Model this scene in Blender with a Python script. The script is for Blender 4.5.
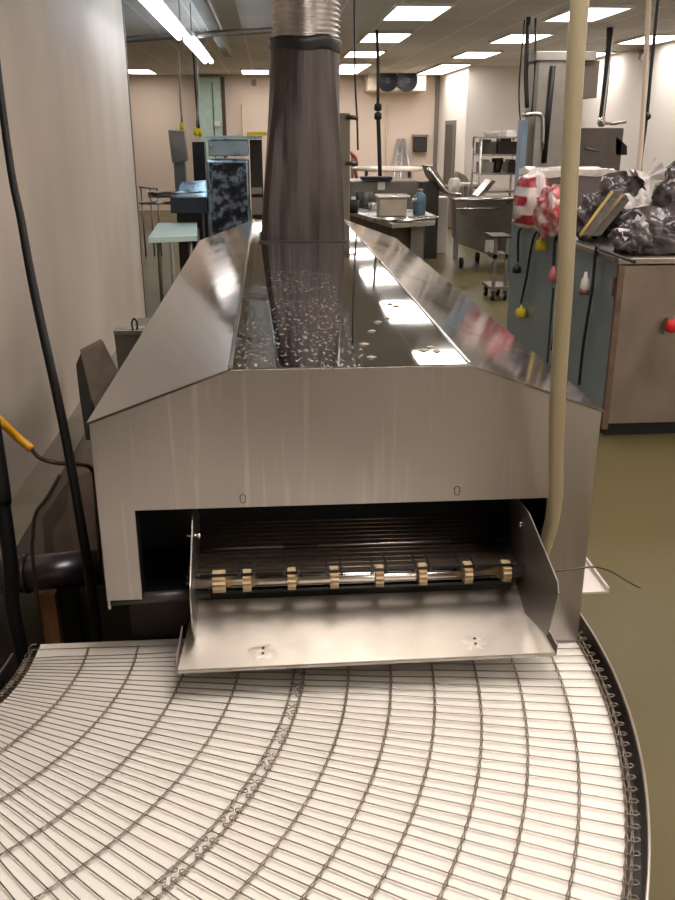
import bpy, bmesh, math, random
from mathutils import Vector, Matrix, noise
random.seed(7)
SC = bpy.context.scene
COL = SC.collection
for o in list(bpy.data.objects): bpy.data.objects.remove(o)

# ------------------------------------------------------------------ camera
F, PITCH, YAW, ROLL, EYE = 880.0, .3471, .0744, -.0013, Vector((0, 0, 1.95))
_f = Vector((math.sin(YAW)*math.cos(PITCH), math.cos(YAW)*math.cos(PITCH), -math.sin(PITCH)))
_r0 = Vector((math.cos(YAW), -math.sin(YAW), 0)); _u0 = _r0.cross(_f)
_r = math.cos(ROLL)*_r0 + math.sin(ROLL)*_u0; _u = -math.sin(ROLL)*_r0 + math.cos(ROLL)*_u0
cam = bpy.data.cameras.new('camera'); co = bpy.data.objects.new('camera', cam); COL.objects.link(co)
co.matrix_world = Matrix(((_r.x, _u.x, -_f.x, 0), (_r.y, _u.y, -_f.y, 0), (_r.z, _u.z, -_f.z, EYE.z), (0, 0, 0, 1)))
cam.sensor_fit = 'VERTICAL'; cam.sensor_height = 24; cam.lens = 24*F/900; cam.clip_start = .05; cam.clip_end = 100
SC.camera = co
# ------------------------------------------------------------------ world, exposure
w = bpy.data.worlds.new('world'); SC.world = w; w.use_nodes = True
w.node_tree.nodes['Background'].inputs[0].default_value = (.9, .85, .8, 1)
w.node_tree.nodes['Background'].inputs[1].default_value = .05
vs = SC.view_settings; vs.view_transform = 'Standard'; vs.look = 'None'; vs.gamma = 1; vs.use_curve_mapping = False
vs.exposure = 0.0
PANEL_E, STRIP_E, NEAR_E = 11.0, 8.0, 21.0

def at(u, v, Y):            # survey helper: the world point at depth Y seen in direction (u, v)
    d = _f + _r*((u-337.5)/F) - _u*((v-450)/F)
    return EYE + d*(Y/d.y)
def atz(u, v, z):
    d = _f + _r*((u-337.5)/F) - _u*((v-450)/F)
    return EYE + d*((z-EYE.z)/d.z)

# ------------------------------------------------------------------ materials
def srgb(c):
    return tuple((x/255/12.92 if x/255 <= .04045 else ((x/255+.055)/1.055)**2.4) for x in c)
MATS = {}
def mat(name, rgb, rough=.5, metal=0., var=0., vscale=(8, 8, 8), bump=0., bscale=(40, 40, 40), emit=None, estr=0, trans=0., rvar=0., alpha=1., spec=.5, detail=4., aniso=0.):
    if name in MATS: return MATS[name]
    m = bpy.data.materials.new(name); m.use_nodes = True; nt = m.node_tree; N = nt.nodes; L = nt.links
    b = N['Principled BSDF']; c = srgb(rgb)
    b.inputs['Roughness'].default_value = rough; b.inputs['Metallic'].default_value = metal
    b.inputs['Specular IOR Level'].default_value = spec
    b.inputs['Transmission Weight'].default_value = trans; b.inputs['Alpha'].default_value = alpha
    tc = N.new('ShaderNodeTexCoord'); mp = N.new('ShaderNodeMapping'); mp.inputs['Scale'].default_value = vscale
    L.new(tc.outputs['Object'], mp.inputs[0])
    n = N.new('ShaderNodeTexNoise'); n.inputs['Scale'].default_value = 1; n.inputs['Detail'].default_value = detail
    L.new(mp.outputs[0], n.inputs['Vector'])
    r = N.new('ShaderNodeValToRGB'); e = r.color_ramp.elements
    e[0].position = .3; e[1].position = .7
    e[0].color = (*[max(0, x*(1-var)) for x in c], 1); e[1].color = (*[min(1, x*(1+var*.6)) for x in c], 1)
    L.new(n.outputs[0], r.inputs[0]); L.new(r.outputs[0], b.inputs['Base Color'])
    if rvar:
        mr = N.new('ShaderNodeMapRange'); mr.inputs[3].default_value = max(.02, rough-rvar); mr.inputs[4].default_value = rough+rvar
        mr.inputs[1].default_value = .3; mr.inputs[2].default_value = .7
        L.new(n.outputs[0], mr.inputs[0]); L.new(mr.outputs[0], b.inputs['Roughness'])
    if bump:
        mp2 = N.new('ShaderNodeMapping'); mp2.inputs['Scale'].default_value = bscale; L.new(tc.outputs['Object'], mp2.inputs[0])
        n2 = N.new('ShaderNodeTexNoise'); n2.inputs['Scale'].default_value = 1; L.new(mp2.outputs[0], n2.inputs['Vector'])
        bp = N.new('ShaderNodeBump'); bp.inputs['Strength'].default_value = bump; bp.inputs['Distance'].default_value = .01
        L.new(n2.outputs[0], bp.inputs['Height']); L.new(bp.outputs[0], b.inputs['Normal'])
    if emit:
        b.inputs['Emission Color'].default_value = (*srgb(emit), 1); b.inputs['Emission Strength'].default_value = estr
    MATS[name] = m
    return m

steel_front = mat('brushed_steel_front', (184, 178, 174), .36, 1, .07, (5, 5, 2), .05, (200, 200, 5), rvar=.06)
steel_top = mat('polished_steel_top', (186, 182, 178), .17, 1, .10, (5, 3, 5), .03, (3, 2, 3), rvar=.05)
steel_slope = mat('polished_steel_slope', (196, 195, 194), .085, 1, .05, (5, 3, 5), .05, (4, 2.2, 4), rvar=.03)
steel_slope_l = mat('satin_steel_slope', (172, 172, 175), .10, 1, .05, (5, 3, 5), .12, (6, 3, 6), rvar=.03)
steel = mat('stainless_steel', (180, 176, 170), .3, 1, .12, (6, 6, 6), .05, (12, 12, 12), rvar=.08)
steel_dull = mat('dull_steel', (150, 145, 138), .5, .85, .2, (7, 7, 7), rvar=.1)
steel_dark = mat('dark_steel', (88, 84, 80), .45, .8, .3, (9, 9, 3), rvar=.1)
steel_blue = mat('cool_light_tinted_steel', (165, 190, 205), .3, .9, .15, (6, 6, 6), rvar=.08)  # bluish light of the left zone put into the steel's base colour
chute_steel = mat('worn_chute_steel', (176, 166, 154), .45, .75, .12, (14, 14, 14), .06, (30, 30, 30), rvar=.1)
wing_steel = mat('wing_plate_steel', (128, 120, 114), .42, .7, .12, (14, 14, 14))
chrome = mat('bright_rod', (225, 220, 212), .2, 1)
wire = mat('belt_wire_steel', (150, 136, 122), .38, .85, .2, (60, 60, 60))
rail_m = mat('rail_steel', (168, 158, 150), .28, 1, .15, (10, 10, 30))
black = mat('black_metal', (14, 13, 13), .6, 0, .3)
black_rubber = mat('black_rubber', (16, 15, 16), .5)
dark_in = mat('dark_interior_steel', (52, 47, 43), .45, .7, .3, (10, 10, 10))  # dark brown-grey steel, uneven in tone
white_bed = mat('white_plastic_bed', (236, 229, 217), .42, 0, .035, (3, 3, 3), .02, (60, 60, 60))
tan_plastic = mat('tan_plastic_sprocket', (176, 150, 110), .5, 0, .25, (60, 60, 60))
wall_part = mat('painted_partition', (214, 200, 186), .55, 0, .13, (1.4, 1.6, .9), .04, (2, 2, 2), rvar=.06)
wall_peach = mat('peach_wall_paint', (222, 203, 186), .7, 0, .03, (.6, .6, .6))
wall_white = mat('warm_white_wall_paint', (232, 224, 215), .65, 0, .03, (.6, .6, .6))
trim_m = mat('grey_trim', (120, 112, 104), .5, .2)
brown_dark = mat('stained_dark_duct', (84, 76, 73), .42, .85, .35, (22, 22, 2), .12, (60, 60, 2), rvar=.12)
wood = mat('worn_wood', (176, 128, 84), .7, 0, .5, (20, 20, 3))
yellow = mat('yellow_plastic', (222, 196, 30), .45, 0, .05)
yellow_cable_m = mat('orange_yellow_cable', (226, 160, 30), .45, 0, .1)
red = mat('red_plastic', (205, 30, 34), .35)
pink = mat('pink_tag', (205, 110, 120), .6)
white_p = mat('white_plastic', (222, 216, 208), .4)
blue_jug = mat('blue_plastic', (92, 120, 140), .3, trans=.3)
beige_pan = mat('beige_tub', (178, 164, 146), .55, .1, .12)
brown_front = mat('brown_cabinet_front', (92, 78, 66), .5, .3, .25)
cab_side = mat('blue_grey_painted_steel', (146, 160, 168), .4, .45, .14, (4, 4, 4), rvar=.08)
cab_front = mat('scuffed_steel_cabinet_front', (150, 138, 126), .4, .8, .18, (5, 5, 3), .05, (10, 10, 6), rvar=.1)
green_tint = mat('pale_green_top', (205, 226, 214), .45, 0, .04)
green_cab = mat('grey_green_locker', (182, 204, 192), .5, .1, .1)
cord = mat('black_cord', (22, 20, 20), .5)
brown_cord = mat('dark_brown_cord', (60, 44, 34), .5)
pvc = mat('white_pipe', (214, 196, 176), .45)
glow = mat('lamp_diffuser', (255, 250, 240), .5, emit=(255, 248, 243), estr=PANEL_E)
glow_near = mat('added_lamp_diffuser', (255, 250, 240), .5, emit=(255, 248, 244), estr=NEAR_E)  # glow of the extra panel added to brighten the foreground
glow_cool = mat('cool_lamp_diffuser', (250, 252, 255), .5, emit=(226, 240, 255), estr=STRIP_E)
lamp_white = mat('lamp_housing', (215, 212, 205), .5)
bag_clear = mat('clear_bag_film', (214, 206, 200), .18, 0, .1, trans=.6, alpha=.5)
bag_dark = mat('dark_bagged_goods', (84, 76, 76), .2, 0, .8, (14, 14, 14), .6, (24, 24, 24), detail=6)
bag_white = mat('white_bag_film', (224, 214, 210), .25, 0, .2, (20, 20, 20), .6, (30, 30, 30))
dent_m = mat('pale_scuffed_weld', (196, 186, 172), .55, .45, .25, (60, 60, 60))

def hose_material():
    m = mat('braided_tan_hose', (205, 192, 150), .35, 0, .08)
    nt = m.node_tree; N = nt.nodes; L = nt.links; b = N['Principled BSDF']
    b.inputs['Subsurface Weight'].default_value = 0
    uv = N.new('ShaderNodeUVMap'); outs = []
    for s in (1, -1):
        mp = N.new('ShaderNodeMapping'); mp.inputs['Rotation'].default_value = (0, 0, s*.75); L.new(uv.outputs[0], mp.inputs[0])
        wv = N.new('ShaderNodeTexWave'); wv.inputs['Scale'].default_value = 2.2; L.new(mp.outputs[0], wv.inputs['Vector']); outs.append(wv)
    mx = N.new('ShaderNodeMath'); mx.operation = 'MULTIPLY'; L.new(outs[0].outputs['Fac'], mx.inputs[0]); L.new(outs[1].outputs['Fac'], mx.inputs[1])
    r = N.new('ShaderNodeValToRGB'); r.color_ramp.elements[0].color = (*srgb((150, 136, 104)), 1); r.color_ramp.elements[1].color = (*srgb((190, 177, 148)), 1)
    L.new(mx.outputs[0], r.inputs[0]); L.new(r.outputs[0], b.inputs['Base Color'])
    return m
hose_m = hose_material()

def floor_material():
    m = mat('sealed_concrete_floor', (102, 91, 57), .38, 0, .14, (.7, .7, .7), .0, (3, 3, 3), rvar=.06, spec=.28)
    return m
floor_m = floor_material()

def ceiling_material():
    m = bpy.data.materials.new('ceiling_tiles'); m.use_nodes = True; nt = m.node_tree; N = nt.nodes; L = nt.links; b = N['Principled BSDF']
    tc = N.new('ShaderNodeTexCoord'); mp = N.new('ShaderNodeMapping'); mp.inputs['Rotation'].default_value = (0, 0, math.pi/2); L.new(tc.outputs['Object'], mp.inputs[0])
    mp.inputs['Location'].default_value = (.03, .30, 0)
    br = N.new('ShaderNodeTexBrick'); br.offset = 0; br.inputs['Scale'].default_value = 1
    br.inputs['Brick Width'].default_value = 1.22; br.inputs['Row Height'].default_value = .61; br.inputs['Mortar Size'].default_value = .014
    br.inputs['Color1'].default_value = (*srgb((214, 208, 200)), 1); br.inputs['Color2'].default_value = (*srgb((200, 194, 187)), 1)
    br.inputs['Mortar'].default_value = (*srgb((235, 230, 224)), 1)
    L.new(mp.outputs[0], br.inputs['Vector']); L.new(br.outputs['Color'], b.inputs['Base Color']); b.inputs['Roughness'].default_value = .7
    return m
ceil_m = ceiling_material()

def hood_top_material():     # residue flecks and baked-on droplets on the polished top sheet
    m = mat('flecked_hood_top', (186, 184, 182), .035, 1, .08, (5, 3, 5), .004, (3, 2, 3), rvar=.015)
    nt = m.node_tree; N = nt.nodes; L = nt.links; b = N['Principled BSDF']
    tc = N.new('ShaderNodeTexCoord'); mp = N.new('ShaderNodeMapping'); mp.inputs['Scale'].default_value = (120, 42, 10); mp.inputs['Rotation'].default_value = (0, 0, .5)
    L.new(tc.outputs['Object'], mp.inputs[0])
    v = N.new('ShaderNodeTexNoise'); v.inputs['Scale'].default_value = 1; v.inputs['Detail'].default_value = 1; v.inputs['Distortion'].default_value = .6; L.new(mp.outputs[0], v.inputs['Vector'])
    lt = N.new('ShaderNodeMapRange'); lt.inputs[1].default_value = .58; lt.inputs[2].default_value = .68; lt.inputs[4].default_value = .42; L.new(v.outputs[0], lt.inputs[0])
    n = N.new('ShaderNodeTexNoise'); n.inputs['Scale'].default_value = 2.6; n.inputs['Detail'].default_value = 3; L.new(tc.outputs['Object'], n.inputs['Vector'])
    g = N.new('ShaderNodeMath'); g.operation = 'GREATER_THAN'; g.inputs[1].default_value = .36; L.new(n.outputs[0], g.inputs[0])
    sp = N.new('ShaderNodeSeparateXYZ'); L.new(tc.outputs['Object'], sp.inputs[0])
    # flecks sit on the left-centre third of the sheet, up to a metre from the mouth
    gx = N.new('ShaderNodeMath'); gx.operation = 'LESS_THAN'; gx.inputs[1].default_value = .04; L.new(sp.outputs['X'], gx.inputs[0])
    gy = N.new('ShaderNodeMath'); gy.operation = 'LESS_THAN'; gy.inputs[1].default_value = 1.35; L.new(sp.outputs['Y'], gy.inputs[0])
    a = lt
    for q in (g, gx, gy):
        k = N.new('ShaderNodeMath'); k.operation = 'MULTIPLY'; L.new(a.outputs[0], k.inputs[0]); L.new(q.outputs[0], k.inputs[1]); a = k
    src = b.inputs['Base Color'].links[0].from_socket
    mx = N.new('ShaderNodeMix'); mx.data_type = 'RGBA'; L.new(a.outputs[0], mx.inputs[0]); L.new(src, mx.inputs[6]); mx.inputs[7].default_value = (*srgb((215, 212, 208)), 1)
    L.new(mx.outputs[2], b.inputs['Base Color'])
    inv = N.new('ShaderNodeMath'); inv.operation = 'SUBTRACT'; inv.inputs[0].default_value = 1; L.new(a.outputs[0], inv.inputs[1]); L.new(inv.outputs[0], b.inputs['Metallic'])
    return m
hood_top_m = hood_top_material()

def front_material():        # vertical dried runs down the mouth panel
    m = steel_front; nt = m.node_tree; N = nt.nodes; L = nt.links; b = N['Principled BSDF']
    tc = N.new('ShaderNodeTexCoord'); mp = N.new('ShaderNodeMapping'); mp.inputs['Scale'].default_value = (38, 1, 2.2); L.new(tc.outputs['Object'], mp.inputs[0])
    n = N.new('ShaderNodeTexNoise'); n.inputs['Scale'].default_value = 1; n.inputs['Detail'].default_value = 3; L.new(mp.outputs[0], n.inputs['Vector'])
    r = N.new('ShaderNodeValToRGB'); r.color_ramp.elements[0].position = .56; r.color_ramp.elements[1].position = .70
    r.color_ramp.elements[0].color = (0, 0, 0, 1); r.color_ramp.elements[1].color = (.8, .8, .8, 1); L.new(n.outputs[0], r.inputs[0])
    sp = N.new('ShaderNodeSeparateXYZ'); L.new(tc.outputs['Object'], sp.inputs[0])
    mr = N.new('ShaderNodeMapRange'); mr.inputs[1].default_value = .45; mr.inputs[2].default_value = -.5; mr.inputs[3].default_value = .25; L.new(sp.outputs['X'], mr.inputs[0])
    k = N.new('ShaderNodeMath'); k.operation = 'MULTIPLY'; L.new(r.outputs[0], k.inputs[0]); L.new(mr.outputs[0], k.inputs[1])
    src = b.inputs['Base Color'].links[0].from_socket
    mx = N.new('ShaderNodeMix'); mx.data_type = 'RGBA'; L.new(k.outputs[0], mx.inputs[0]); L.new(src, mx.inputs[6]); mx.inputs[7].default_value = (*srgb((214, 206, 194)), 1)
    L.new(mx.outputs[2], b.inputs['Base Color'])
front_material()

def clutter_material(name, c1, c2, c3, sc):
    m = bpy.data.materials.new(name); m.use_nodes = True; nt = m.node_tree; N = nt.nodes; L = nt.links; b = N['Principled BSDF']
    tc = N.new('ShaderNodeTexCoord'); v = N.new('ShaderNodeTexNoise'); v.inputs['Scale'].default_value = sc; v.inputs['Detail'].default_value = 5
    L.new(tc.outputs['Object'], v.inputs['Vector']); r = N.new('ShaderNodeValToRGB'); r.color_ramp.elements[0].position = .4; r.color_ramp.elements[1].position = .62
    r.color_ramp.elements[0].color = (*srgb(c1), 1); r.color_ramp.elements[1].color = (*srgb(c3), 1); e = r.color_ramp.elements.new(.5); e.color = (*srgb(c2), 1)
    L.new(v.outputs[0], r.inputs[0]); L.new(r.outputs[0], b.inputs['Base Color']); b.inputs['Roughness'].default_value = .35; b.inputs['Metallic'].default_value = .4
    return m
oily = clutter_material('oily_machine_face', (20, 22, 28), (44, 46, 56), (120, 132, 146), 11)
redbag = clutter_material('red_printed_bag', (205, 192, 188), (196, 120, 118), (160, 34, 42), 10)
def check_material():
    m = bpy.data.materials.new('red_blocked_film'); m.use_nodes = True; nt = m.node_tree; N = nt.nodes; L = nt.links; b = N['Principled BSDF']
    tc = N.new('ShaderNodeTexCoord'); br = N.new('ShaderNodeTexBrick'); br.inputs['Scale'].default_value = 1; br.inputs['Brick Width'].default_value = .17
    mp = N.new('ShaderNodeMapping'); mp.inputs['Rotation'].default_value = (math.pi/2, .12, 0); L.new(tc.outputs['Object'], mp.inputs[0])
    br.inputs['Row Height'].default_value = .15; br.inputs['Mortar Size'].default_value = .042; br.inputs['Mortar Smooth'].default_value = .3
    br.inputs['Color1'].default_value = (*srgb((150, 34, 44)), 1); br.inputs['Color2'].default_value = (*srgb((170, 48, 56)), 1); br.inputs['Mortar'].default_value = (*srgb((225, 210, 205)), 1)
    L.new(mp.outputs[0], br.inputs['Vector']); L.new(br.outputs['Color'], b.inputs['Base Color']); b.inputs['Roughness'].default_value = .25
    return m
check_m = check_material()

# ------------------------------------------------------------------ mesh helpers
def V(*a): return Vector(a)
def box(bm, x0, x1, y0, y1, z0, z1, M=None):
    vs_ = [bm.verts.new((x, y, z)) for z in (z0, z1) for y in (y0, y1) for x in (x0, x1)]
    if M is not None:
        for v in vs_: v.co = M @ v.co
    for f in ((0, 2, 3, 1), (4, 5, 7, 6), (0, 1, 5, 4), (2, 6, 7, 3), (0, 4, 6, 2), (1, 3, 7, 5)):
        bm.faces.new([vs_[i] for i in f])
def prism(bm, pts, vec):    # polygon pts extruded by vec
    vec = Vector(vec); a = [bm.verts.new(Vector(p)) for p in pts]; b = [bm.verts.new(Vector(p)+vec) for p in pts]
    n = len(pts); bm.faces.new(a); bm.faces.new(b[::-1])
    for i in range(n): bm.faces.new((a[i], b[i], b[(i+1) % n], a[(i+1) % n]))
def smooth_path(pts, k=6):
    pts = [Vector(p) for p in pts]
    if len(pts) < 3: return pts
    P = [pts[0]*2-pts[1]] + pts + [pts[-1]*2-pts[-2]]; out = []
    for i in range(1, len(P)-2):
        for j in range(k):
            t = j/k; a, b, c, d = P[i-1:i+3]
            out.append(.5*((2*b)+(c-a)*t+(2*a-5*b+4*c-d)*t*t+(3*b-a-3*c+d)*t**3))
    return out+[pts[-1]]
def tube(bm, pts, r, seg=8, cap=True, smooth=0, uv=False):
    pts = smooth_path(pts, smooth) if smooth else [Vector(p) for p in pts]
    n = len(pts); rings = []; up = None
    for i, p in enumerate(pts):
        t = (pts[min(i+1, n-1)]-pts[max(i-1, 0)]).normalized()
        if up is None: up = Vector((0, 0, 1)) if abs(t.z) < .9 else Vector((0, 1, 0))
        s = t.cross(up).normalized(); up = s.cross(t).normalized()
        rr = r(i/(n-1)) if callable(r) else r
        rings.append([bm.verts.new(p+(s*math.cos(a)+up*math.sin(a))*rr) for a in [2*math.pi*j/seg for j in range(seg)]])
    lay = bm.loops.layers.uv.verify() if uv else None
    ln = 0
    for i in range(n-1):
        l2 = ln+(pts[i+1]-pts[i]).length
        for j in range(seg):
            f = bm.faces.new((rings[i][j], rings[i][(j+1) % seg], rings[i+1][(j+1) % seg], rings[i+1][j])); f.smooth = True
            if uv:
                for lp, q in zip(f.loops, ((j/seg, ln), ((j+1)/seg, ln), ((j+1)/seg, l2), (j/seg, l2))):
                    lp[lay].uv = (q[0]*4, q[1]*60)
        ln = l2
    if cap: bm.faces.new(rings[0][::-1]); bm.faces.new(rings[-1])
def cyl(bm, a, b, r, seg=16): tube(bm, [a, b], r, seg)
def lathe(bm, c, prof, seg=32, axis='z', close=False):
    rings = []
    for r, h in prof:
        ring = []
        for j in range(seg):
            a = 2*math.pi*j/seg; x, y = r*math.cos(a), r*math.sin(a)
            q = {'z': (x, y, h), 'x': (h, x, y), 'y': (x, h, y)}[axis]
            ring.append(bm.verts.new(Vector(c)+Vector(q)))
        rings.append(ring)
    for i in range(len(prof)-1):
        for j in range(seg):
            f = bm.faces.new((rings[i][j], rings[i][(j+1) % seg], rings[i+1][(j+1) % seg], rings[i+1][j])); f.smooth = True
    if close: bm.faces.new(rings[0][::-1]); bm.faces.new(rings[-1])
def blob(bm, c, rad, amp=.25, freq=4, sub=4, seed=0, flat=None):
    r = bmesh.ops.create_icosphere(bm, subdivisions=sub, radius=1)
    for v in r['verts']:
        d = v.co.normalized(); s = 1+amp*noise.noise(d*freq*.5+Vector((seed*7.3, seed, 0)))*1.3+amp*.5*noise.noise(d*freq*1.7+Vector((seed, 3, 9)))
        p = Vector((d.x*rad[0]*s, d.y*rad[1]*s, d.z*rad[2]*s))
        if flat is not None: p.z = max(p.z, flat)
        v.co = p+Vector(c)
    for f in bm.faces: f.smooth = True
def bm_new(): return bmesh.new()

def wloc(p):
    l = Vector((0, 0, 0))
    while p: l += p.location; p = p.parent
    return l
def obj(name, bm, m, parent=None, bevel=0., loc=None, auto=False):
    bmesh.ops.recalc_face_normals(bm, faces=bm.faces)
    if parent is not None: off = wloc(parent)
    else:
        xs = [v.co for v in bm.verts]
        off = loc if loc is not None else Vector(((min(v.x for v in xs)+max(v.x for v in xs))/2, (min(v.y for v in xs)+max(v.y for v in xs))/2, min(v.z for v in xs)))
        off = Vector(off)
    for v in bm.verts: v.co -= off
    me = bpy.data.meshes.new(name); bm.to_mesh(me); bm.free(); me.materials.append(m)
    o = bpy.data.objects.new(name, me); COL.objects.link(o)
    if parent is not None: o.parent = parent
    else: o.location = off
    if bevel:
        b = o.modifiers.new('bevel', 'BEVEL'); b.width = bevel; b.segments = 2; b.limit_method = 'ANGLE'; b.angle_limit = .6
    return o
def thing(name, label, cat, loc, group=None):
    o = bpy.data.objects.new(name, None); COL.objects.link(o); o.location = loc; o.empty_display_size = .1
    o['label'] = label; o['category'] = cat
    if group: o['group'] = group
    return o
def tag(o, label, cat, group=None, kind=None):
    o['label'] = label; o['category'] = cat
    if group: o['group'] = group
    if kind: o['kind'] = kind
    return o
def struct(name, bm, m, **k):
    o = obj(name, bm, m, **k); o['kind'] = 'structure'; return o
def bx(*a, **k):
    bm = bm_new(); box(bm, *a, **k); return bm
def tb(pts, r, **k):
    bm = bm_new(); tube(bm, pts, r, **k); return bm
def dup(root, loc, label=None, rotz=None):
    r = root.copy(); COL.objects.link(r); r.location = loc
    if label: r['label'] = label
    if rotz is not None: r.rotation_euler = (0, 0, rotz)
    for ch in list(root.children):
        c = ch.copy(); COL.objects.link(c); c.parent = r
        for g in ch.children:
            d = g.copy(); COL.objects.link(d); d.parent = c
    return r

# ------------------------------------------------------------------ the room
CH = 3.3
struct('floor', bx(-6, 6.7, -4, 24.6, -.1, 0), floor_m)
struct('ceiling', bx(-6, 6.7, -4, 24.6, CH, CH+.1), ceil_m, loc=(0, 0, CH))
struct('wall_far', bx(-6, 4.55, 24.3, 24.5, 0, CH), wall_peach)
struct('wall_jog', bx(4.45, 4.6, 20.8, 24.3, 0, CH), wall_white)
struct('wall_far_right', bx(4.6, 6.4, 20.8, 21.0, 0, CH), wall_white)
struct('wall_right', bx(6.4, 6.55, -4, 21.0, 0, CH), wall_white)
struct('wall_left', bx(-6, -5.85, -4, 24.3, 0, CH), wall_peach)
struct('wall_back', bx(-6, 6.55, -4, -3.85, 0, CH), wall_white)
struct('wall_partition', bx(-1.46, -1.3, 2.4, 9.1, 0, CH), wall_part)
struct('trim_1', bx(-1.47, -1.292, 9.1, 9.14, 0, CH), trim_m)
struct('baseboard_partition', bx(-1.3, -1.14, 2.4, 8.6, 0, .25), mat('concrete_curb', (150, 138, 122), .6, 0, .15, (3, 3, 3)))
# corner post of the jog
struct('trim_2', bx(4.36, 4.46, 24.18, 24.29, 0, CH), trim_m)
# dark door in the side wall of the jog
dr = thing('door_1', 'dark grey door in the side wall at the far right of the back wall', 'door', (4.44, 22.4, 0)); dr['kind'] = 'structure'
obj('door_leaf', bx(4.41, 4.448, 21.95, 22.85, 0, 2.1), mat('dark_door_paint', (86, 78, 72), .5, .1), dr)
obj('door_frame', (lambda b: (box(b, 4.39, 4.449, 21.85, 21.95, 0, 2.2), box(b, 4.39, 4.449, 22.85, 22.95, 0, 2.2), box(b, 4.39, 4.449, 21.95, 22.85, 2.1, 2.2), b)[-1])(bm_new()), trim_m, dr)

# ceiling light panels
def panel(x, y, label, dy=1.3, group='flat ceiling light panels', lamp=None):
    t = thing('ceiling_light', label, 'light', (x, y, CH), group)
    bm = bm_new(); w_, h_ = .34, dy/2+.04
    for a in ((-w_, w_, -h_, -h_+.035), (-w_, w_, h_-.035, h_), (-w_, -w_+.035, -h_+.035, h_-.035), (w_-.035, w_, -h_+.035, h_-.035)):
        box(bm, x+a[0], x+a[1], y+a[2], y+a[3], CH-.03, CH-.001)
    obj('frame', bm, lamp_white, t)
    obj('diffuser', bx(x-w_+.035, x+w_-.035, y-h_+.035, y+h_-.035, CH-.02, CH-.005), lamp or glow, t)
    return t
rows = {11.55: 'nearest', 14.5: 'second nearest', 17.5: 'third nearest'}
cols = {1.8: 'to the right of the exhaust duct', 3.88: 'in the row above the grey upright machine', 5.95: 'in the row next to the right wall'}
first = None
rowname = {-3.3: 'against the back wall behind the viewer', -.4: 'overhead behind the viewer', 2.6: 'overhead beside the tunnel mouth', 5.6: 'overhead beside the steel cabinet', 8.6: 'just beyond the top of the picture'}
colname = {1.8: 'first row right of the duct', 3.88: 'second row right of the duct', 5.95: 'row beside the right wall'}
for x, cn in cols.items():
    for y in (-3.3, -.4, 2.6, 5.6, 8.6, 11.55, 14.5, 17.5):
        if x > 5 and y == 11.55: continue
        lab = f'{rows[y]} visible ceiling light panel {cn}' if y in rows else f'ceiling light panel {rowname[y]}, {colname[x]}'
        if x > 5 and y == 17.5: lab = 'farthest ceiling light panel in the row next to the right wall'
        if x > 5 and y == 14.5: lab = 'ceiling light panel at the right edge, cut off by the frame'
        if first is None: first = panel(x, y, lab)
        else: dup(first, (x, y, CH), lab)
panel(.35, 1.35, 'added unseen ceiling light panel brightening the curved belt', lamp=glow_near)  # extra panel out of view, added to brighten the belt
big = panel(1.9, 21.6, 'long ceiling light panel farthest back beside the fan unit, left of it', dy=3.3)
dup(big, (4.02, 21.6, CH), 'long ceiling light panel farthest back, right of the fan unit')
lp = panel(-.25, 22.7, 'ceiling light panel over the back wall, just left of the exhaust duct', dy=1.5)
dup(lp, (-2.95, 22.7, CH), 'ceiling light panel over the back wall beside the partition edge')
def strip_light(y0, y1, x, z, label, e=glow_cool):
    t = thing('strip_light', label, 'light', (x, (y0+y1)/2, z), 'hanging fluorescent strip lights')
    obj('housing', bx(x-.03, x+.03, y0, y1, z+.035, z+.09), lamp_white, t)
    for s in (-.045, .045):
        bm = bm_new(); cyl(bm, (x+s, y0+.03, z), (x+s, y1-.03, z), .032, 12); obj('tube', bm, e, t)
    bm = bm_new()
    for yy in (y0+.3, y1-.3): cyl(bm, (x, yy, z+.09), (x, yy, CH), .006, 6)
    obj('hanger', bm, steel_dull, t)
    return t
strip_light(7.4, 10.45, -.87, 2.9, 'nearer fluorescent strip light hanging over the left side')
strip_light(10.7, 13.9, -.82, 2.9, 'farther fluorescent strip light hanging over the left side')
strip_light(10.7, 13.9, -3.2, 2.9, 'added unseen strip light behind the partition, lighting the left side')  # unseen strip, added for its light on the left zone
# the strips' suspended channel and a crossing conduit
tag(obj('ceiling_channel', bx(-.66, -.55, 6.8, 15.5, 3.08, 3.16), steel_dull), 'dark metal channel running beside the hanging strip lights', 'channel')
tag(obj('conduit_pipe', tb([at(119, 40, 11.6), at(274, 30, 11.6)], .035, seg=10), steel_dull), 'grey pipe crossing under the ceiling at upper left', 'pipe')

# ------------------------------------------------------------------ tunnel oven / cooler
X0, W, D, L_ = .161, .55, 1.785, 3.29
ZS, ZR, RH = 1.374, 1.484, .252
ZO, ZB, ZP = 1.174, .968, .80
XL, XR = X0-W, X0+W
OL, OR = X0-.4706, X0+.4453
tun = thing('tunnel_machine', 'long stainless steel tunnel machine with sloping hood sides and an open front mouth', 'machine', (X0, D, 0))
T = .004
# front panel with mouth
bm = bm_new()
def quadplate(pts, y0, y1): prism(bm, [(x, y0, z) for x, z in pts], (0, y1-y0, 0))
quadplate([(XL, ZP+.155), (OL, ZP+.155), (OL, ZO), (OR, ZO), (OR, ZP), (XR, ZP), (XR, ZS), (X0+RH, ZR), (X0-RH, ZR), (XL, ZS)], D, D+.006)
obj('front_panel', bm, steel_front, tun, bevel=.0015)
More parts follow.
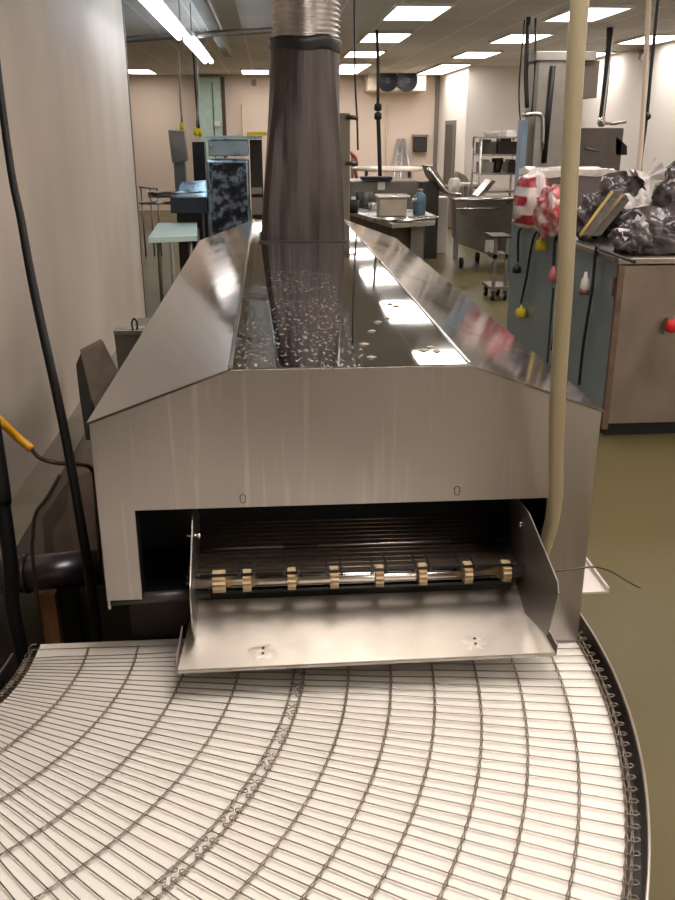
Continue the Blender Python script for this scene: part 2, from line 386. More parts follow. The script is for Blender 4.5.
# return flanges around mouth
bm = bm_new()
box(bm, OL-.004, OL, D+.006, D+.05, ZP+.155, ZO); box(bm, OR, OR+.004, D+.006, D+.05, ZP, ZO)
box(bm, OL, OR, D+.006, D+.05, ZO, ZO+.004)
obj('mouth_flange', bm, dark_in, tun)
YE = D+L_
bm = bm_new()
prism(bm, [(X0-RH, D-.004, ZR), (X0-RH, YE, ZR), (X0-RH, YE, ZR+.005), (X0-RH, D-.004, ZR+.005)], (2*RH, 0, 0))
obj('hood_top', bm, hood_top_m, tun, bevel=.002)
for s, nm in ((-1, 'left'), (1, 'right')):
    bm = bm_new(); a = X0+s*RH; b_ = X0+s*(W+.004)
    n_ = 7 if s > 0 else 1
    for i in range(n_):      # overlapped sheets with seams
        ya = D-.004+(L_+.004)*i/n_+(0 if i == 0 else .001); yb = D-.004+(L_+.004)*(i+1)/n_
        dz = (.0005 if i % 2 else 0)
        prism(bm, [(a, ya, ZR+dz), (b_, ya, ZS+dz), (b_, yb, ZS+dz), (a, yb, ZR+dz)], (0, 0, .005))
    obj('hood_slope', bm, steel_slope if s > 0 else steel_slope_l, tun)
# raised seam along the left ridge
obj('ridge_seam', bx(X0-RH-.004, X0-RH+.004, D, YE, ZR+.004, ZR+.009), chrome, tun)
obj('ridge_seam', bx(X0+RH-.003, X0+RH+.003, D, YE, ZR+.004, ZR+.008), steel, tun)
for s in (-1, 1):
    xa = X0+s*W; bm = bx(min(xa, xa-s*.006), max(xa, xa-s*.006), D+.006, YE, .80 if s > 0 else .93, ZS); obj('side_panel', bm, steel_front, tun)
bm = bm_new(); prism(bm, [(XL, YE-.006, .8), (XR, YE-.006, .8), (XR, YE-.006, ZS), (X0+RH, YE-.006, ZR), (X0-RH, YE-.006, ZR), (XL, YE-.006, ZS)], (0, .005, 0))
obj('rear_panel', bm, steel, tun)
# stiffening rail beneath, base frame and legs
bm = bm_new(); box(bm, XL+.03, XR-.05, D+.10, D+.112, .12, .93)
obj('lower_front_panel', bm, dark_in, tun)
bm = bm_new(); cyl(bm, (XL+.0, D+.02, .945), (OL+.15, D+.02, .955), .013, 12); obj('mouth_rail', bm, steel_dark, tun)
bm = bm_new(); box(bm, XL+.03, XL+.04, D+.112, YE-.05, .12, .93); box(bm, XR-.06, XR-.05, D+.112, YE-.05, .12, .93); obj('lower_side_panel', bm, steel_dark, tun)
for x in (XL+.06, XR-.10):
    for y in (D+.14, D+1.6, YE-.2):
        obj('leg', bx(x, x+.05, y, y+.05, 0, .12), steel_dark, tun)
# side ledge on the right
bm = bm_new(); box(bm, XR, XR+.064, D, YE-.3, .925, .930); box(bm, XR+.060, XR+.064, D, YE-.3, .930, .940); 
obj('side_ledge', bm, mat('pale_ledge_steel', (215, 205, 198), .45, .6), tun)
# bolt rings on front panel
for (u, v) in ((243, 499), (457, 491)):
    p = at(u, v, D); bm = bm_new()
    pts = [(p.x-.006, D-.001, p.z+.008), (p.x-.006, D-.001, p.z-.004), (p.x-.003, D-.001, p.z-.009), (p.x+.003, D-.001, p.z-.009), (p.x+.006, D-.001, p.z-.004), (p.x+.006, D-.001, p.z+.008), (p.x+.002, D-.001, p.z+.011), (p.x-.003, D-.001, p.z+.011), (p.x-.006, D-.001, p.z+.007)]
    tube(bm, pts, .0009, 6); obj('slot_mark', bm, steel_dark, tun)
# tunnel inner conveyor
bm = bm_new(); box(bm, OL+.10, OR-.02, D-.01, D+1.6, .995, .999)
ib = obj('inner_belt', bm, mat('tunnel_mesh_belt', (128, 114, 100), .5, .7, .35, (30, 90, 30), .2, (120, 200, 120)), tun)
bm = bm_new()
for i in range(34): 
    y = D+.01+i*.024; cyl(bm, (OL+.10, y, 1.003), (OR-.02, y, .9995), .0018, 6)
o = obj('belt_wires', bm, wire, tun); o['kind'] = 'stuff'
bm = bm_new()
for y, z in ((D+.13, 1.012),): cyl(bm, (OL+.11, y, z), (OR-.03, y, z), .005, 8)
obj('cross_bar', bm, steel, tun)
# inner roof and floor, and a black sheet standing in for the tunnel's darkness
bm = bm_new(); box(bm, XL+.02, XR-.02, D+.3, D+.31, .93, ZS-.02); obj('inner_dark_sheet', bm, black, tun)
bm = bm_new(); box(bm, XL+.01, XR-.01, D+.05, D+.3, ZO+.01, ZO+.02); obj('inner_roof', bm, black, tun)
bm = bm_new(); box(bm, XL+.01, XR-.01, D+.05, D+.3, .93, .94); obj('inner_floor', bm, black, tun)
# drive shaft with sprockets
WL, WR = -.185, .555
SY, SZ = D-.035, 1.012
bm = bm_new(); cyl(bm, (WL-.012, SY, SZ), (WR-.0, SY, SZ), .0145, 20); obj('drive_shaft', bm, chrome, tun)
bm = bm_new(); cyl(bm, (WL+.01, SY+.002, SZ), (WR-.035, SY+.002, SZ), .0165, 20); 
SPX = []
for u in (219, 247, 291.5, 334, 379, 422, 467, 505):
    SPX.append(at(u, 575, SY).x)
bm.free()
for i, x in enumerate(SPX):
    bm = bm_new(); w_ = .009 if i not in (0,) else .014
    prof = []
    n = 14; a_ = []
    ring0 = []; ring1 = []
    for j in range(n*2):
        r_ = .026 if j % 2 else .021; th = math.pi*j/n
        ring0.append((x-w_, SY+r_*math.cos(th), SZ+r_*math.sin(th)))
    prism(bm, ring0, (2*w_, 0, 0))
    obj('sprocket', bm, tan_plastic, tun)
for z_, yy in ((SZ+.021, SY-.010), (SZ-.019, SY-.014)):
    bm = bm_new(); cyl(bm, (WL+.012, yy, z_), (WR-.03, yy, z_), .0035, 8); obj('belt_rod', bm, black, tun)
for x in SPX[1:-1]:
    for q in (-.016, .016): obj('belt_link', bx(x+q-.002, x+q+.002, SY-.02, SY+.05, SZ+.019, SZ+.025), steel_dark, tun)

# discharge chute : tray + two wings, one thing hung on the mouth
ch = thing('discharge_chute', 'bent stainless steel chute with side wings below the tunnel mouth', 'chute', (.19, 1.72, .87))
TB, TT = (1.80, .936), (1.625, .868)
bm = bm_new()
prism(bm, [(-.195, TB[0], TB[1]), (.562, TB[0], TB[1]), (.600, TT[0], TT[1]+.003), (-.222, TT[0], TT[1])], (0, 0, .004))
tray = obj('tray', bm, chute_steel, ch, bevel=.001)
bm = bm_new()   # upturned end lips and front hem
prism(bm, [(-.222, TT[0], TT[1]), (-.215, 1.715, .903), (-.215, 1.715, .925), (-.223, TT[0]+.004, TT[1]+.018)], (-.003, 0, 0)); obj('end_lip', bm, wing_steel, ch); bm = bm_new()
prism(bm, [(.600, TT[0], TT[1]), (.580, 1.73, .905), (.580, 1.73, .935), (.603, TT[0]+.004, TT[1]+.022)], (.003, 0, 0))
obj('end_lip', bm, wing_steel, ch)
bm = bm_new(); prism(bm, [(-.222, TT[0], TT[1]), (.600, TT[0], TT[1]+.003), (.600, TT[0]+.002, TT[1]-.004), (-.222, TT[0]+.002, TT[1]-.007)], (0, .003, 0)); obj('front_hem', bm, steel, ch)
prof = [(1.911, 1.112), (1.855, 1.150), (1.753, 1.153), (1.532, 1.100), (1.522, 1.080), (1.566, .955), (1.722, .918), (1.80, .945), (1.86, 1.0)]
bm = bm_new(); prism(bm, [(WR+.001, y, z) for y, z in prof], (.003, 0, 0)); obj('side_wing', bm, wing_steel, ch)
prof2 = [(1.95, 1.09), (1.86, 1.150), (1.80, 1.150), (1.66, 1.05), (1.65, 1.03), (1.655, .955), (1.68, .912), (1.72, .912), (1.80, .945), (1.88, 1.0)]
bm = bm_new(); prism(bm, [(WL-.004, y, z) for y, z in prof2], (.003, 0, 0)); obj('side_wing', bm, steel, ch)
for (u, v, x) in ((522, 524, WR-.004),):
    d = at(u-3, v, 1.0)-EYE; p = EYE+d*(x/d.x); bm = bm_new(); cyl(bm, p, p+V(.006, 0, 0), .008, 8); obj('wing_bolt', bm, chrome, ch)
bm = bm_new(); pz = at(205, 535, 1.81).z; cyl(bm, (WL-.02, 1.81, pz), (WL+.012, 1.81, pz), .004, 8); cyl(bm, (WL+.004, 1.81, pz), (WL+.012, 1.81, pz), .009, 8); obj('wing_bolt', bm, chrome, ch)
for (u, v) in ((263, 652), (475, 643)):
    # dimpled weld scar with two screw heads
    d = at(u, v, 1.0)-EYE
    sl = (TB[1]-TT[1])/(TB[0]-TT[0]); t = (TT[1]+.0045-EYE.z-sl*TT[0])/(d.z-sl*d.y); p = EYE+d*t
    p = p+V(0, 0, .003*(p.x+.222)/.822*.8)
    bm = bm_new(); rings = []; nr, ns = 10, 40
    for i in range(nr+1):
        rr = i/nr; ring = []
        for j in range(ns):
            an = 2*math.pi*j/ns; k = 1+.5*noise.noise(V(math.cos(an)*1.6+u, math.sin(an)*1.6, 0))
            xx, yy = math.cos(an)*.027*rr*k, math.sin(an)*.020*rr*k
            ring.append(bm.verts.new(V(p.x+xx, p.y+yy, p.z+sl*yy+.0016*(1-rr*rr)*(1+.8*noise.noise(V(xx*90, yy*90, u)))-.0006)))
        rings.append(ring)
    for i in range(nr):
        for j in range(ns): f = bm.faces.new((rings[i][j], rings[i][(j+1) % ns], rings[i+1][(j+1) % ns], rings[i+1][j])); f.smooth = True
    sc = obj('weld_scar', bm, dent_m, tray)
    for k in (-.006, .007):
        bm = bm_new(); q = p+V(0, k, sl*k+.002); cyl(bm, q, q+V(0, 0, .002), .003, 8); obj('screw_head', bm, steel_dark, tray)

# ------------------------------------------------------------------ curved belt conveyor
CX, CY, CZ = -1.035, 1.807, .80
RO, RI = 1.757, .45
TH0, TH1 = .049, -1.30
cv = thing('curve_conveyor', 'curved wire belt conveyor with white plastic bed in the foreground', 'conveyor', (CX, CY, 0))
def arc(r, th, z):
    if th > 0: return (CX+r, CY+1.4*th, z)      # short straight infeed
    return (CX+r*math.cos(th), CY+r*math.sin(th), z)
def band(bm, r0, r1, z0, z1, n=72, th0=TH0, th1=TH1):
    R = []
    for i in range(n+1):
        th = th0+(th1-th0)*i/n
        R.append([bm.verts.new(arc(r, th, z)) for r, z in ((r0, z0), (r1, z0), (r1, z1), (r0, z1))])
    for i in range(n):
        for k in range(4):
            bm.faces.new((R[i][k], R[i][(k+1) % 4], R[i+1][(k+1) % 4], R[i+1][k]))
    bm.faces.new(R[0]); bm.faces.new(R[-1][::-1])
bm = bm_new(); band(bm, RI+.01, RO-.012, CZ-.022, CZ-.006); obj('bed_sheet', bm, white_bed, cv)
bm = bm_new(); band(bm, RO+.020, RO+.026, CZ-.07, CZ+.022); rail = obj('outer_guide_rail', bm, rail_m, cv, bevel=.002)
bm = bm_new(); band(bm, RI-.035, RI-.029, CZ-.07, CZ+.022, th0=-.02); obj('inner_guide_rail', bm, rail_m, cv, bevel=.002)
bm = bm_new(); band(bm, RI-.029, RO+.020, CZ-.075, CZ-.06); obj('support_tray', bm, steel_dark, cv)
for r_ in (.62, 1.6):
    for th in (-.12, -1.1):
        bm = bm_new(); x, y, _ = arc(r_, th, 0); box(bm, x-.025, x+.025, y-.025, y+.025, 0, CZ-.075); obj('leg', bm, steel_dull, cv)
TC = -.2705; PER = .0735           # connecting rods every three inner, four outer pitches
R_in = [.449, .581, .697, .818, .943, 1.068]
R_out = [1.091, 1.191, 1.286, 1.381, 1.478, 1.569, 1.664]
def rod(r0, r1, th, loops0=False, loops1=False, name='cross_rod'):
    bm = bm_new(); pts = []
    zc = CZ
    if loops0:
        pts += [arc(r0+.004, th+.0085/r0, zc), arc(r0-.006, th+.0085/r0, zc), arc(r0-.011, th+.004/r0, zc), arc(r0-.007, th-.001/r0, zc)]
    n = 10; 
    for i in range(n+1):
        r = r0+(r1-r0)*i/n
        pts.append(arc(r, th+.0013/r*math.sin(i*1.3+th*50), zc))
    if loops1:
        pts += [arc(r1+.007, th+.0, zc+.001), arc(r1+.012, th+.004/r1, zc+.002), arc(r1+.008, th+.0088/r1, zc+.002), arc(r1-.004, th+.0092/r1, zc+.001)]
    tube(bm, pts, .0013, 5, cap=True)
    obj(name, bm, wire, cv)
k0 = int((TH0-TC)/PER)
th_in = []; th_out = []
for k in range(-k0, 99):
    base = TC-PER*k
    if base < TH1+.03: break
    for j in range(4): th_out.append((base-PER*j/4, j == 0))
    for j in range(3): th_in.append((base-PER*j/3, j == 0))
for th, c in [t for t in th_out if TH1+.1 < t[0] < TH0][:99]:
    if c: rod(R_in[0], RO, th, True, True, 'connecting_rod')
    else: rod(R_out[0], RO, th, True, True, 'outer_rod')
for th, c in [t for t in th_in if TH1+.1 < t[0] < TH0][:99]:
    if not c: rod(R_in[0], R_in[-1], th, True, True, 'inner_rod')
def chain(r, ths, name='link_chain'):
    bm = bm_new()
    for a, b in zip(ths[:-1], ths[1:]):
        # each link: two little side plates hugging the rods, slightly fanned
        for s in (-.0018, .0018):
            tube(bm, [arc(r+s*1.5, a+.0015/r, CZ+.0014), arc(r+s*.4, (a+b)/2, CZ+.0026), arc(r+s*1.5, b-.0015/r, CZ+.0014)], .00125, 4)
    obj(name, bm, wire, cv)
ti = sorted([t[0] for t in th_in if TH1+.1 < t[0] < TH0], reverse=True)
to = sorted([t[0] for t in th_out if TH1+.1 < t[0] < TH0], reverse=True)
for r in R_in: chain(r, ti)
for r in R_out+[RO-.012, RO-.002]: chain(r, to)

# ------------------------------------------------------------------ exhaust stack and flexible duct
st = thing('exhaust_stack', 'dark tapering exhaust stack standing on the hood top', 'duct', (.145, 4.15, ZR+.005))
bm = bm_new(); z0, z1 = ZR+.006, 2.30; seg = 40; rings = []
for i in range(13):
    t = i/12; z = z0+(z1-z0)*t; ring = []
    for j in range(seg):
        a = 2*math.pi*(j+.5)/seg; c, s = math.cos(a), math.sin(a); m_ = max(abs(c), abs(s))
        sq = V(c/m_*.187, s/m_*.187, 0); ci = V(c*.142, s*.142, 0)
        k = t*t
        p = sq*(1-.20*t)*(1-k)+ci*1.06*k
        ring.append(bm.verts.new(V(.145+.028*t, 4.17, z)+p))
    rings.append(ring)
for i in range(12):
    for j in range(seg): 
        f = bm.faces.new((rings[i][j], rings[i][(j+1) % seg], rings[i+1][(j+1) % seg], rings[i+1][j]))
obj('stack_body', bm, brown_dark, st)
bm = bm_new(); box(bm, .145-.195, .145+.195, 4.17-.195, 4.17+.195, z0, z0+.006); obj('stack_flange', bm, steel_dark, st)
bm = bm_new(); lathe(bm, (.173, 4.17, 2.27), [(.151, 0), (.157, .012), (.153, .035), (.158, .05), (.146, .058)], 60)
for v in bm.verts:
    q = noise.noise(V(v.co.x*9, v.co.y*9, 1)); v.co += V((v.co.x-.173)*.05*q, (v.co.y-4.17)*.05*q, .02*q-.008*(v.co.x-.173)/.15)
obj('collar', bm, mat('torn_black_tape', (24, 22, 22), .4, 0, .3, (30, 30, 30)), st)
bm = bm_new(); prof = []; n = 46
for i in range(n*6+1):
    h = i/(n*6)*(CH-2.33); prof.append((.142+.006*math.sin(i*math.pi/3), h))
lathe(bm, (.178, 4.17, 2.325), prof, 48)
tag(obj('flexible_duct', bm, mat('ribbed_foil_duct', (200, 194, 190), .3, .9, .3, (14, 14, 9))), 'ribbed silver flexible duct rising from the exhaust stack to the ceiling', 'duct')

# dry crumbs on the sheet
CRUMB = ['highest of the dry crumbs between the flecks and the lamp reflections on the hood top', 'second highest dry crumb in the slanting row on the hood top', 'middle dry crumb of the slanting row on the hood top', 'fourth dry crumb down the slanting row on the hood top', 'dry crumb nearest the front edge of the hood top, in the slanting row', 'left crumb of the three on the nearest lamp reflection', 'topmost crumb of the three on the nearest lamp reflection', 'right crumb of the three on the nearest lamp reflection', 'left crumb of the two on the second nearest lamp reflection', 'right crumb of the two on the second nearest lamp reflection']
for i, (u, v) in enumerate(((387, 318), (378, 322), (372, 331), (364, 344), (371, 357), (424, 350), (430, 347), (437, 351), (390, 304), (396, 306))):
    p = atz(u, v, ZR+.006); bm = bm_new(); k = [bm.verts.new(p+V(math.cos(q)*.010*(1+.5*random.random()), math.sin(q)*.006*(1+.5*random.random()), 0)) for q in (0, 1.1, 2.2, 3.3, 4.4, 5.4)]
    t2 = bm.verts.new(p+V(0, 0, .004)); 
    for j in range(6): bm.faces.new((k[j], k[(j+1) % 6], t2))
    bm.faces.new(k[::-1])
    tag(obj('dry_crumb', bm, mat('dry_crumb', (150, 138, 122), .7)), CRUMB[i], 'crumb', 'crumbs on the hood top')

# ------------------------------------------------------------------ hanging hose, cables
hp = [at(583, -130, 1.60), at(580, 0, 1.60), at(574, 90, 1.60), at(569, 190, 1.6), at(565, 280, 1.60), at(558, 390, 1.62), at(556, 450, 1.66), at(555, 500, 1.70), at(547, 540, 1.735), at(534, 568, 1.78), at(515, 588, 1.84)]
hp[0] = V(hp[1].x, hp[1].y, CH); hp.insert(1, V(hp[1].x, hp[1].y, 2.9)); hp.insert(2, V(hp[2].x, hp[2].y, 2.5))
# keep it in front of the mouth panel and behind the wing's outer face
bm = bm_new(); tube(bm, hp, lambda t: .0158-.0005*t, 16, smooth=8, uv=True); tag(obj('braided_hose', bm, hose_m), 'translucent tan braided hose hanging down into the tunnel mouth', 'hose')
cp = [at(-14, -60, 2.2), at(0, 90, 2.2), at(22, 225, 2.2), at(36, 300, 2.2), at(63, 424, 2.2), at(82, 530, 2.2), at(93, 600, 2.2), at(103, 680, 2.2)]
cp[0].z = CH; cp.append(V(cp[-1].x+.02, 2.25, .02))
tag(obj('hanging_cable', tb(cp, lambda t: .0075+.0075*min(1, t*1.3), seg=12, smooth=6), black_rubber), 'thick black cable hanging from the ceiling at the left of the tunnel', 'cable')
cp = [at(-8, 420, 2.25), at(2, 500, 2.25), at(10, 560, 2.25), at(13, 610, 2.25), at(30, 690, 2.25)]; cp.append(V(cp[-1].x, 2.3, .03)); cp.insert(0, V(cp[0].x-.05, 2.3, CH))
tag(obj('hanging_cable', tb(cp, .021, seg=12, smooth=6), black_rubber), 'second black hose at the left edge of the picture', 'cable')
yc = [at(-30, 395, 2.3), at(0, 421, 2.35), at(16, 436, 2.4), at(32, 449, 2.4)]
tag(obj('yellow_cable', tb(yc, .012, seg=12, smooth=6), yellow_cable_m), 'orange yellow cable end reaching in at the left edge', 'cable')
yc = [at(30, 447, 2.4), at(40, 458, 2.4), at(58, 463, 2.4), at(78, 464, 2.5), at(92, 470, 2.6), at(96, 500, 2.6), at(100, 560, 2.6)]
tag(obj('brown_cable', tb(yc, .0065, seg=8, smooth=6), brown_cord), 'thin dark brown cord joined to the orange yellow cable', 'cable')
yc = [at(60, 475, 2.6), at(47, 498, 2.6), at(36, 513, 2.6), at(33, 535, 2.6), at(34, 570, 2.6)]; yc.append(V(yc[-1].x, 2.6, .01))
tag(obj('brown_cable', tb(yc, .006, seg=8, smooth=6), brown_cord), 'thin brown cord looping down in front of the low curb', 'cable')
wc = [at(556, 571, 1.72), at(575, 569, 1.72), at(595, 567, 1.74), at(612, 572, 1.8), at(627, 581, 1.9), at(640, 588, 1.95)]
tag(obj('loose_wire', tb(wc, .0022, seg=6, smooth=6), steel_dark), 'thin loose wire sticking out to the right of the chute wing', 'wire')

# ------------------------------------------------------------------ clutter between the tunnel and the partition
t = thing('leaning_panel', 'grey metal panel with rounded dark edge leaning on the partition', 'panel', at(98, 420, 4.2))
a = [at(82, 352, 4.4), at(103, 341, 4.4), at(118, 371, 4.2)]; a += [V(a[2].x+.25, 3.7, .0), V(a[0].x+.35, 3.6, .0), at(93, 400, 4.0)]
bm = bm_new(); prism(bm, a, (-.02, .05, 0)); obj('face', bm, steel_dark if False else mat('worn_grey_plate', (134, 124, 112), .5, .4, .2, (8, 8, 8)), t)
bm = bm_new(); prism(bm, [at(82, 352, 4.41), at(76, 366, 4.41), at(80, 400, 4.2), at(86, 440, 3.95), at(100, 440, 3.95), at(93, 400, 4.02)], (-.01, .06, 0)); obj('edge', bm, black, t)
t = thing('steel_channel', 'tapered grey steel channel with a shackle on top behind the leaning panel', 'channel', at(125, 335, 5.3))
bm = bm_new(); prism(bm, [at(114, 334, 5.3), at(141, 334, 5.3), at(136, 375, 5.3), at(119, 375, 5.3)], (0, .12, 0)); _p = at(127, 375, 5.3); box(bm, _p.x-.05, _p.x+.05, 5.32, 5.4, 0, _p.z+.03); obj('body', bm, mat('grey_channel', (120, 112, 104), .5, .5, .15), t)
bm = bm_new(); prism(bm, [at(113, 331, 5.28), at(142, 331, 5.28), at(141, 335, 5.28), at(114, 335, 5.28)], (0, .15, 0)); obj('rim', bm, steel, t)
p = at(135, 330, 5.33); bm = bm_new(); tube(bm, [p+V(-.012, 0, 0), p+V(-.016, 0, .04), p+V(0, 0, .07), p+V(.016, 0, .04), p+V(.012, 0, 0)], .006, 8, smooth=4); obj('shackle', bm, black, t)
bm = bm_new(); prism(bm, [at(95, 440, 3.4), at(70, 478, 3.3), at(42, 518, 3.1), V(at(42, 518, 3.1).x, 3.0, 0), V(at(100, 518, 3.1).x, 3.0, 0), at(104, 470, 3.3)], (0, .05, -.02))
tag(obj('slanted_plate', bm, mat('brownish_slanted_plate', (112, 96, 84), .55, .3, .25, (9, 9, 9))), 'brownish metal plate slanting down behind the black cable', 'plate')
p0, p1 = at(4, 576, 2.75), at(106, 566, 2.75)
t = thing('drain_pipe', 'wide dark horizontal pipe passing under the tunnel at left', 'pipe', (p0+p1)/2)
p0 = p0 + (p0-p1)*.15
bm = bm_new(); cyl(bm, p0, p1, .062, 28); obj('pipe_body', bm, mat('dark_shiny_pipe', (96, 92, 98), .28, .9, .2), t)
bm = bm_new(); cyl(bm, p0+(p1-p0)*.30, p0+(p1-p0)*.34, .068, 28); obj('pipe_clamp', bm, steel_dark, t)
p = at(46, 597, 2.8)
tag(obj('wooden_post', bx(p.x-.03, p.x+.03, 2.8, 2.87, 0, p.z+.01), wood), 'short worn wooden post under the dark pipe', 'post')
p = at(62, 597, 2.8)
tag(obj('steel_post', bx(p.x-.02, p.x+.04, 2.83, 2.9, 0, p.z+.02), black), 'black steel post beside the wooden post', 'post')
tag(obj('floor_channel', bx(-1.10, -.52, 2.92, 3.0, .0, .42), mat('dim_grey_board', (92, 86, 80), .6, .1)), 'low grey board standing behind the posts at left', 'board')

# ------------------------------------------------------------------ right hand cabinet
cab = thing('steel_cabinet', 'large steel cabinet with blue grey side and scuffed front at the right', 'cabinet', (3.1, 6.7, 0))
cx0, cx1, cy0, cy1, cz = 2.2, 4.0, 5.48, 8.05, 1.16
obj('side_panel', bx(cx0, cx0+.02, cy0+.03, cy1, .10, cz), cab_side, cab)
obj('front_panel', bx(cx0+.03, cx1, cy0, cy0+.02, .10, cz-.01), cab_front, cab)
obj('corner_strip', bx(cx0-.004, cx0+.035, cy0-.004, cy0+.03, .06, cz), mat('rusty_corner_strip', (120, 98, 84), .5, .5, .4, (3, 3, 9)), cab)
bm = bm_new(); box(bm, cx0+.03, cx1, cy0+.03, cy1, .1, cz-.08); obj('carcass', bm, steel_dark, cab)
bm = bm_new(); box(bm, cx0+.04, cx1-.04, cy0+.05, cy1-.05, 0, .10); obj('plinth', bm, black, cab)
bm = bm_new(); box(bm, cx0-.02, cx1+.02, cy0-.02, cy0+.05, cz, cz+.04); box(bm, cx0-.02, cx0+.05, cy0+.05, cy1, cz, cz+.04); box(bm, cx0+.05, cx1+.02, cy0+.05, cy1, cz, cz+.02)
obj('top_rim', bm, mat('cabinet_rim_steel', (170, 162, 152), .35, .9, .12), cab, bevel=.006)
obj('door_gap', bx(cx0-.003, cx0+.004, 6.74, 6.78, .12, .80), black, cab)
obj('hinge', bx(cx0-.01, cx0+.01, 5.50, 5.54, .95, 1.07), mat('rust', (96, 60, 44), .7), cab)
# red knob on the front with bracket
p = at(671, 326, cy0-.07)
t = thing('red_knob_valve', 'red knob on a grey bracket fixed to the cabinet front', 'knob', p)
bm = bm_new(); lathe(bm, (p.x+.01, cy0-.09, p.z), [(.005, 0), (.035, .003), (.045, .015), (.045, .035), (.03, .045), (.005, .048)], 20, 'y', close=True); obj('knob', bm, red, t)
bm = bm_new(); prism(bm, [(p.x-.03, cy0-.045, p.z-.06), (p.x+.04, cy0-.045, p.z-.03), (p.x+.05, cy0-.045, p.z+.05), (p.x-.01, cy0-.045, p.z+.04)], (0, .045, 0)); obj('bracket', bm, steel_dull, t)
# cords and plugs hung on the blue-grey side
def onx(u, v, X):
    d = _f+_r*((u-337.5)/F)-_u*((v-450)/F); return EYE+d*(X/d.x)
XS = cx0-.03
def plug(u, v, m, label, h=.05, w_=.03, base=None):
    p = onx(u, v, XS-.02)
    t = thing('electrical_plug', label, 'plug', p, None)
    bm = bm_new(); lathe(bm, p, [(.010, h), (.014, h*.55), (w_*.8, h*.35), (w_, -h*.2), (w_, -h)], 12, 'z', close=True); obj('body', bm, m, t)
    bm = bm_new(); 
    for s in (-.008, .008): box(bm, p.x-.002, p.x+.002, p.y+s-.003, p.y+s+.003, p.z-h-.02, p.z-h)
    bmesh.ops.recalc_face_normals(bm, faces=bm.faces); obj('prongs', bm, chrome, t)
    if base: bm = bm_new(); lathe(bm, p, [(w_*1.05, -h*.55), (w_*1.08, -h*1.05)], 12, 'z', close=True); obj('plug_base', bm, base, t)
    return t
plug(541, 243, yellow, 'yellow electrical plug lying at the top edge of the cabinet', .055, .042)
plug(521, 311, yellow, 'yellow electrical plug hanging low on the cabinet side', .05, .048)
plug(517, 268, black_rubber, 'black electrical plug hanging near the cabinet back corner', .04, .04)
plug(585, 283, white_p, 'white and rust coloured plug hanging beside the hose, to its right', .075, .032, mat('rusty_red_plug_base', (130, 78, 66), .5))
plug(553, 274, pink, 'pinkish plug partly hidden behind the hanging hose', .06, .03)
for pts, lab in (([(548, 225), (536, 233), (531, 250), (526, 280), (521, 303)], 'black cord carrying the low yellow plug'),
                 ([(528, 222), (519, 232), (518, 262)], 'short black cord at the back corner of the cabinet'),
                 ([(640, 212), (625, 222), (603, 236), (596, 250), (592, 290), (584, 340), (579, 385)], 'long black cord draped over the cabinet edge beside the bags'),
                 ([(566, 240), (560, 262), (558, 300), (552, 350)], 'black cord partly hidden behind the hanging hose'),
                 ([(560, 226), (555, 240), (553, 273)], 'short cord of the pinkish plug behind the hose')):
    P = [onx(u, v, XS) for u, v in pts]
    for q in P:
        if q.z > cz+.03: q.z = cz+.055
    tag(obj('power_cord', tb(P, .011, seg=8, smooth=6), cord), lab, 'cord')

# bags and goods on the cabinet
ZT = cz+.04
def bag(u, v, Y, rad, m, label, cat='bag', amp=.3, freq=5, seed=1, neck=None, name='goods_bag', film=None):
    p = at(u, v, Y); z = ZT if p.z-rad[2] < ZT+.25 else p.z-rad[2]
    z = cz+.021
    rz = rad[2]
    c = V(p.x, Y, max(p.z, z+rz*.35)); t = thing(name, label, cat, V(c.x, c.y, z))
    bm = bm_new(); blob(bm, c, rad, amp, freq, 4, seed, flat=z-c.z); obj('bag_body', bm, m, t)
    if neck:
        a, b_ = [V(*q)+c for q in neck]
        bm = bm_new(); ax = (b_-a).normalized(); sd = ax.cross(V(0, 0, 1)).normalized(); up_ = sd.cross(ax); rings = []
        for i in range(9):
            t_ = i/8; rr = rad[2]*(.42-.34*min(1, t_*2) if t_ < .5 else .08+.5*(t_-.5))
            rings.append([bm.verts.new(a.lerp(b_, t_)+(sd*math.cos(q)+up_*math.sin(q))*rr*(1+.22*math.sin(q*7+i*.4))) for q in [2*math.pi*j/42 for j in range(42)]])
        for i in range(8):
            for j in range(42): f = bm.faces.new((rings[i][j], rings[i][(j+1) % 42], rings[i+1][(j+1) % 42], rings[i+1][j])); f.smooth = True
        obj('gathered_neck', bm, bag_white, t)
    return t
p = at(531, 205, 7.6)
bag(532, 203, 7.55, (.15, .22, .27), check_m, 'clear bag of red blocked packets standing at the back corner of the cabinet', seed=3, amp=.12)
bag(553, 215, 6.9, (.13, .16, .22), redbag, 'red and white printed bag leaning beside the hanging hose', seed=5, amp=.25)
bag(590, 218, 6.6, (.12, .15, .16), bag_dark, 'small dark bag of goods just right of the hose', seed=8, amp=.35)
bag(618, 212, 6.9, (.24, .2, .26), bag_dark, 'big bag of dark goods in clear film in the middle of the cabinet', seed=11, amp=.35, neck=((.1, -.1, .22), (.26, -.1, .32)))
bag(661, 233, 5.9, (.30, .2, .17), bag_dark, 'dark goods in a clear tied bag at the right front of the cabinet', seed=14, amp=.3, neck=((-.18, -.12, .06), (-.34, -.14, -.01)))
bag(634, 240, 5.8, (.14, .12, .10), bag_dark, 'low dark bag at the front edge of the cabinet', seed=19, amp=.35)
bag(640, 212, 6.6, (.13, .12, .13), bag_white, 'crumpled white film bag behind the front bag', seed=23, amp=.5)
bag(684, 205, 6.3, (.22, .2, .30), bag_dark, 'dark bag at the right edge of the picture', seed=29, amp=.3)
